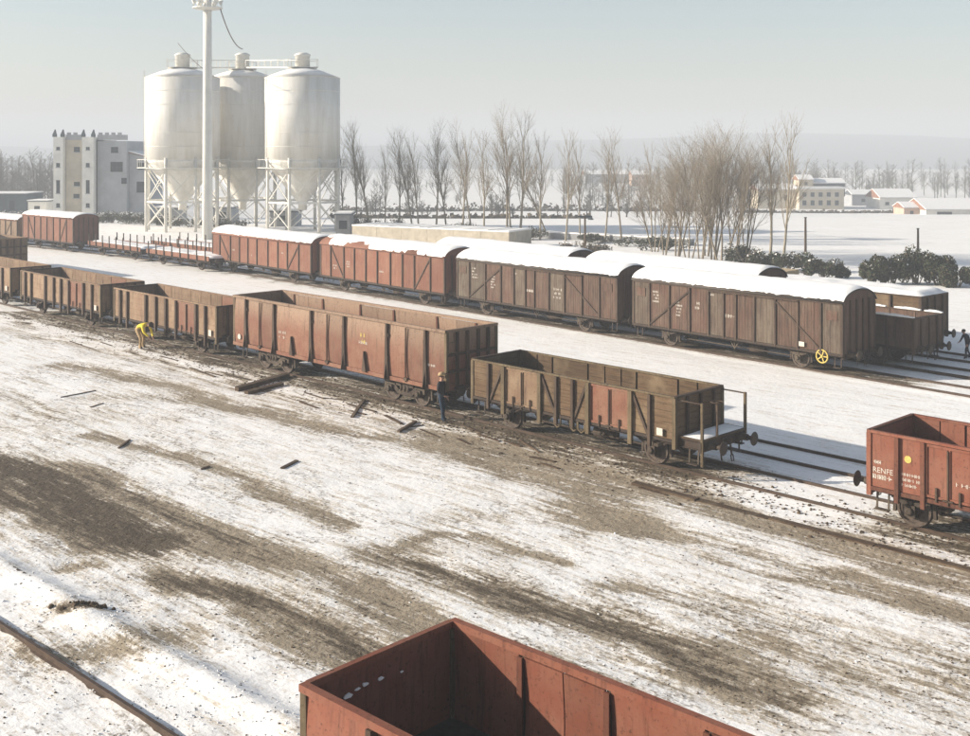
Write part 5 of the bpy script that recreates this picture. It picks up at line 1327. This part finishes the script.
# ------------------------------------------------------------------ people
def person(loc, rz, J, label, mats, name='person', hat=None, scale=1.):
    """one skinned body.  J: joints (x right, y forward = -y facing, z up), sizes in metres"""
    t = thing(name, loc, rz, label, 'person')
    V, E_, Rr, tagm = [], [], [], []
    idx = {}
    def v(n, p, r, m): idx[n] = len(V); V.append(Vector(p)); Rr.append(r); tagm.append(m)
    def e(a, b): E_.append((idx[a], idx[b]))
    rad = dict(pelvis=(.15, .12), waist=(.15, .12), chest=(.17, .13), neck0=(.085, .08), neck=(.055, .055), jaw=(.075, .085), head=(.088, .105), crown=(.07, .08))
    for n in ('pelvis', 'waist', 'chest', 'neck0', 'neck', 'jaw', 'head', 'crown'):
        v(n, J[n], rad[n], 0 if n == 'pelvis' else (1 if n in ('waist', 'chest', 'neck0') else 2))
    for a, b in zip(('pelvis', 'waist', 'chest', 'neck0', 'neck', 'jaw', 'head'), ('waist', 'chest', 'neck0', 'neck', 'jaw', 'head', 'crown')): e(a, b)
    for s in 'LR':
        for n, r_, m in (('sho', (.08, .08), 1), ('elb', (.058, .058), 1), ('wri', (.045, .045), 1), ('palm', (.042, .026), 2)): v(n+s, J[n+s], r_, m)
        e('chest', 'sho'+s); e('sho'+s, 'elb'+s); e('elb'+s, 'wri'+s); e('wri'+s, 'palm'+s)
        w, p = Vector(J['wri'+s]), Vector(J['palm'+s]); d = (p-w).normalized(); side = Vector((1, 0, 0)) if abs(d.x) < .7 else Vector((0, 1, 0)); side = (side-d*side.dot(d)).normalized(); nrm = d.cross(side)
        for k, (o_, l) in enumerate(((-.032, .075), (-.011, .085), (.011, .08), (.032, .062))):
            v('f%d%s' % (k, s), p+d*.045+side*o_+nrm*.004, (.0095, .0095), 2); v('g%d%s' % (k, s), p+d*(.045+l)+side*o_+nrm*.028, (.008, .008), 2); e('palm'+s, 'f%d%s' % (k, s)); e('f%d%s' % (k, s), 'g%d%s' % (k, s))
        v('t0'+s, w.lerp(p, .6)+side*-.05+nrm*.01, (.012, .012), 2); v('t1'+s, p+side*-.066+nrm*.02+d*.03, (.009, .009), 2); e('palm'+s, 't0'+s); e('t0'+s, 't1'+s)
        for n, r_, m in (('hip', (.105, .1), 0), ('knee', (.072, .075), 0), ('ank', (.052, .055), 0), ('heel', (.05, .045), 3), ('toe', (.045, .032), 3)): v(n+s, J[n+s], r_, m)
        e('pelvis', 'hip'+s); e('hip'+s, 'knee'+s); e('knee'+s, 'ank'+s); e('ank'+s, 'heel'+s); e('ank'+s, 'toe'+s)
    me = bpy.data.meshes.new('body'); me.from_pydata([tuple(p) for p in V], E_, []); o = bpy.data.objects.new('body', me); COL.objects.link(o)
    sk = o.modifiers.new('skin', 'SKIN'); sk.use_smooth_shade = True
    for i, sv in enumerate(me.skin_vertices[0].data): sv.radius = Rr[i]; sv.use_root = (i == 0)
    ss = o.modifiers.new('sub', 'SUBSURF'); ss.levels = 1; ss.render_levels = 1
    bpy.context.view_layer.update()
    fm = bpy.data.meshes.new_from_object(o.evaluated_get(bpy.context.evaluated_depsgraph_get())); bpy.data.objects.remove(o)
    fm.materials.clear()
    for m_ in mats: fm.materials.append(MATS[m_])
    segs = [(V[a], V[b], tagm[b] if tagm[a] != tagm[b] else tagm[a], tagm[a]) for a, b in E_]
    for pl in fm.polygons:
        c = pl.center; best = (1e9, 0)
        for a, b, mb_, ma in segs:
            ab = b-a; f = max(0, min(1, (c-a).dot(ab)/max(ab.length_squared, 1e-9))); dd = (a+ab*f-c).length
            if dd < best[0]: best = (dd, mb_ if f > .5 else ma)
        pl.material_index = best[1]; pl.use_smooth = True
    fm.name = 'body'; link('body', fm, t)
    # face, hair, hat
    hd, nk, cr = Vector(J['head']), Vector(J['jaw']), Vector(J['crown']); up_ = (cr-nk).normalized(); fw = Vector(J.get('face', (0, -1, 0))); fw = (fw-up_*fw.dot(up_)).normalized(); rt = fw.cross(up_)
    mb = MB(); b = hd+fw*.1-up_*.0; mb.tube([b+up_*.035, b+fw*.03-up_*.02, b-up_*.03], [.012, .018, .012], 6); mb.build('nose', 'skin', t)
    for s in (-1, 1):
        mb = MB(); mb.lathe([(0, 0), (.011, .004), (.0, .008)], hd+fw*.098+rt*s*.034+up_*.032, fw, 8); mb.build('eye', 'eye', t)
        mb = MB(); mb.lathe([(.0, -.012), (.03, -.008), (.032, .004), (0, .012)], hd+rt*s*.098+up_*.005, rt*s, 10); mb.build('ear', 'skin', t)
    mb = MB(); mb.beam(hd+fw*.1-rt*.022-up_*.055, hd+fw*.1+rt*.022-up_*.055, .008, .01); mb.build('mouth', 'tan_cloth', t)
    mb = MB(); c = hd+up_*.04-fw*.018
    rings = [(.108, -.03), (.116, .0), (.113, .035), (.095, .075), (.06, .102), (.0, .112)]
    mb.lathe(rings, c, up_, 16); mb.build('hair', 'hair', t)
    if hat:
        mb = MB(); mb.lathe([(.125, .0), (.13, .04), (.115, .09), (.07, .125), (0, .132)], c+up_*.012, up_, 16); mb.beam(c+up_*.02+fw*.1, c+up_*.012+fw*.2, .16, .015); mb.build('cap', hat, t)
    t.scale = (scale,)*3
    return t
stand = dict(pelvis=(0, 0, .95), waist=(0, 0, 1.12), chest=(0, -.01, 1.33), neck0=(0, 0, 1.47), neck=(0, -.01, 1.53), jaw=(0, -.03, 1.59), head=(0, -.025, 1.665), crown=(0, -.01, 1.72),
    shoL=(.19, 0, 1.42), elbL=(.25, .03, 1.14), wriL=(.24, -.08, .9), palmL=(.235, -.11, .83), shoR=(-.19, 0, 1.42), elbR=(-.27, -.02, 1.15), wriR=(-.2, -.2, 1.0), palmR=(-.15, -.26, .98),
    hipL=(.09, 0, .9), kneeL=(.12, -.03, .5), ankL=(.13, .02, .1), heelL=(.13, .06, .05), toeL=(.15, -.14, .04), hipR=(-.09, 0, .9), kneeR=(-.1, -.1, .51), ankR=(-.1, -.12, .1), heelR=(-.1, -.08, .05), toeR=(-.12, -.28, .04))
p = g(441.5, 420); p.z = gz(p.x, p.y)-.01
person(p, R(60), stand, 'person in black jacket, dark trousers and tan cap standing at the gondola end', ('blue_cloth', 'dark_cloth', 'skin', 'dark_cloth'), hat='tan_cloth', scale=1.03)
bend = dict(pelvis=(0, .22, .86), waist=(0, .1, .97), chest=(0, -.14, 1.06), neck0=(0, -.3, 1.07), neck=(0, -.37, 1.06), jaw=(0, -.43, 1.03), head=(0, -.5, 1.04), crown=(0, -.55, 1.07), face=(0, -.6, -.8),
    shoL=(.19, -.24, 1.02), elbL=(.23, -.32, .74), wriL=(.16, -.48, .56), palmL=(.14, -.52, .5), shoR=(-.19, -.24, 1.02), elbR=(-.22, -.36, .76), wriR=(-.13, -.52, .6), palmR=(-.11, -.56, .54),
    hipL=(.1, .22, .82), kneeL=(.15, .05, .45), ankL=(.15, .14, .1), heelL=(.15, .18, .05), toeL=(.17, -.03, .04), hipR=(-.1, .22, .82), kneeR=(-.13, -.08, .46), ankR=(-.13, -.02, .1), heelR=(-.13, .03, .05), toeR=(-.15, -.19, .04))
p = g(142, 348.5); p.z = gz(p.x, p.y)-.01
person(p, R(58), bend, 'person in bright yellow jacket bending over beside the brown open wagon', ('tan_cloth', 'yellow_cloth', 'skin', 'dark_cloth'), scale=1.25)
walk = dict(stand); walk.update(chest=(0, -.12, 1.3), neck0=(0, -.17, 1.42), neck=(0, -.2, 1.47), jaw=(0, -.25, 1.51), head=(0, -.26, 1.585), crown=(0, -.25, 1.64), shoL=(.19, -.12, 1.37), shoR=(-.19, -.12, 1.37), elbL=(.25, -.02, 1.1), wriL=(.24, -.1, .88), palmL=(.235, -.14, .81), elbR=(-.26, -.22, 1.12), wriR=(-.22, -.36, .95), palmR=(-.2, -.42, .92),
    kneeL=(.11, -.18, .52), ankL=(.11, -.16, .1), heelL=(.11, -.12, .05), toeL=(.12, -.33, .04), kneeR=(-.1, .06, .5), ankR=(-.1, .26, .12), heelR=(-.1, .31, .08), toeR=(-.11, .12, .04))
p = g(967.5, 358.5); p.z = gz(p.x, p.y)-.01
person(p, R(-80), walk, 'person in dark clothes walking through the snow beyond the snow filled wagon', ('dark_cloth', 'dark_cloth', 'skin', 'dark_cloth'), scale=.86)

# ------------------------------------------------------------------ timber, sticks and clods lying in the yard
def board(a, b_, w, h, label, name='timber', group=None, mat='old_wood', cat='timber'):
    P, Q = g(*a), g(*b_); d = Q-P; mid_ = (P+Q)/2; L = d.length; mb = MB(); e = .03
    mb.prism([(-L/2, -w/2, 0), (L/2-rnd.uniform(0, .1), -w/2, 0), (L/2, w/2*.9, 0), (-L/2+rnd.uniform(0, .1), w/2, 0)], (0, 0, h)); o = mb.build(name, mat)
    z = max(gz(P.x, P.y), gz(Q.x, Q.y), gz(mid_.x, mid_.y)); o.location = (mid_.x, mid_.y, z-h*.35); o.rotation_euler = (rnd.uniform(-.1, .1), math.atan2(gz(P.x, P.y)-gz(Q.x, Q.y), L)*.7, math.atan2(d.y, d.x)); return tag(o, label, cat, group)
board((236, 391), (288, 377), .28, .24, 'long dark baulk of timber lying before the tall gondola, farther of a pair')
board((246, 394), (283, 385), .24, .2, 'shorter dark baulk of timber lying before the tall gondola, nearer of a pair')
board((352, 417), (364, 400), .12, .08, 'stick crossing another at the gondola foot, pointing at the rails'); board((348, 404), (376, 412), .09, .06, 'long thin stick crossed by another at the gondola foot')
board((282, 469), (297, 461), .14, .06, 'broken grey board lying alone on the clean snow'); board((398, 432), (416, 421), .14, .1, 'splintered board lying in front of the black jacketed person')
SC = [((70, 341), (96, 350)), ((100, 342), (112, 346)), ((305, 393), (325, 399)), ((322, 398), (345, 400)), ((385, 415), (402, 423)), ((420, 428), (440, 436)), ((458, 437), (470, 443)), ((300, 401), (318, 408)), ((462, 425), (482, 433)), ((530, 455), (556, 461)), ((540, 462), (560, 468)), ((60, 398), (96, 391)), ((90, 408), (104, 404)), ((200, 470), (210, 466)), ((520, 440), (540, 452)), ((640, 487), (668, 495)), ((160, 356), (178, 361)), ((205, 372), (222, 376)), ((190, 368), (215, 377)), ((118, 449), (130, 440)), ((350, 410), (366, 414)), ((410, 426), (424, 424)), ((478, 434), (500, 441)), ((505, 441), (522, 446))]
for i, (a, b_) in enumerate(SC): board(a, b_, rnd.uniform(.06, .12), rnd.uniform(.03, .06), 'weathered strip of scrap wood lying in the snow beside the front track', 'scrap_wood', 'scrap wood along the front track', cat='scrap wood')
def clods(name, label, spots, smin, smax, mat, seed, squash=.55):
    r = random.Random(seed); mb = MB()
    for x, y in spots:
        s_ = r.uniform(smin, smax)*(1.6 if r.random() < .08 else 1); z = gz(x, y); k = len(mb.v)
        th0 = r.uniform(0, 6.28)
        ring = [Vector((math.cos(th0+q*1.2566)*s_*r.uniform(.6, 1.2), math.sin(th0+q*1.2566)*s_*r.uniform(.6, 1.2), 0)) for q in range(5)]
        vs = [Vector((x, y, z-.01))+q for q in ring]+[Vector((x, y, z+s_*squash*r.uniform(.5, 1)))+q*.6 for q in ring]+[Vector((x+r.uniform(-.3, .3)*s_, y+r.uniform(-.3, .3)*s_, z+s_*squash*r.uniform(.9, 1.3)))]
        mb.add(vs, [(q, (q+1) % 5, 5+(q+1) % 5, 5+q) for q in range(5)]+[(5+q, 5+(q+1) % 5, 10) for q in range(5)])
    o = mb.build(name, mat); tag(o, label, 'clods', kind='stuff')
r = random.Random(77)
def scatter(n, f):
    out = []
    while len(out) < n:
        x, y = f(); 
        if -39 < x < 33 and 9 < y < 73: out.append((x, y))
    return out
def dval(x, y):
    i = int(round((x-Xs[0, 0])/.2)); j = int(round((y-Ys[0, 0])/.2)); i = max(0, min(dirt.shape[1]-1, i)); j = max(0, min(dirt.shape[0]-1, j)); return dirt[j, i]
pts = []
while len(pts) < 7000:
    px, py = r.uniform(-40, 1010), r.uniform(330, 760); p = g(px, py)
    a_, l_ = TA.coords(p.x, p.y)
    if l_ > 3 or not (-39 < p.x < 33 and 9 < p.y < 73): continue
    if r.random() < .12+.6*dval(p.x, p.y): pts.append((p.x, p.y))
clods('earth_clods', 'small dark clods of earth strewn over the trodden snow', pts, .008, .028, 'dirt_clod', 1)
pts = []
while len(pts) < 700:
    px, py = r.uniform(-40, 1010), r.uniform(330, 760); p = g(px, py); a_, l_ = TA.coords(p.x, p.y); aF, lF = TF.coords(p.x, p.y)
    if l_ > 3.5 or not (-39 < p.x < 33 and 9 < p.y < 73): continue
    if r.random() < (.08+(.7 if -3 < lF < 1.5 else 0)+(.35 if -2.5 < l_ < .5 else 0))*(1-dval(p.x, p.y))**2: pts.append((p.x, p.y))
clods('snow_lumps', 'kicked up lumps of snow lying over the yard', pts, .012, .04, 'snow', 2)
pts = scatter(3500, lambda: (lambda q_: (q_.x, q_.y))(TA.at(r.uniform(-10, 66), r.gauss(.2, .9))))
clods('ballast_stones', 'dark ballast stones along the front track', pts, .025, .06, 'dirt_clod', 3)
p = g(84, 612); 
clods('earth_heap', 'small heap of dark earth on the snow by the foreground track', [(p.x+r.gauss(0, .28), p.y+r.gauss(0, .12)) for _ in range(40)], .03, .09, 'dirt_clod', 4, .8)

# ------------------------------------------------------------------ haze over the whole place
m = bpy.data.materials.new('haze_air'); m.use_nodes = True; nt = m.node_tree; nt.nodes.clear()
mo = nt.nodes.new('ShaderNodeOutputMaterial'); pv = nt.nodes.new('ShaderNodeVolumePrincipled')
pv.inputs['Color'].default_value = (.87, .93, 1, 1); pv.inputs['Density'].default_value = .00135; pv.inputs['Anisotropy'].default_value = .0
nt.links.new(pv.outputs[0], mo.inputs['Volume']); MATS['haze_air'] = m
mb = MB(); mb.box(-5600, 5600, -600, 8200, -60, 62); hz = mb.build('haze', 'haze_air'); tag(hz, 'pale winter haze filling the air over the whole yard', 'haze', kind='stuff')
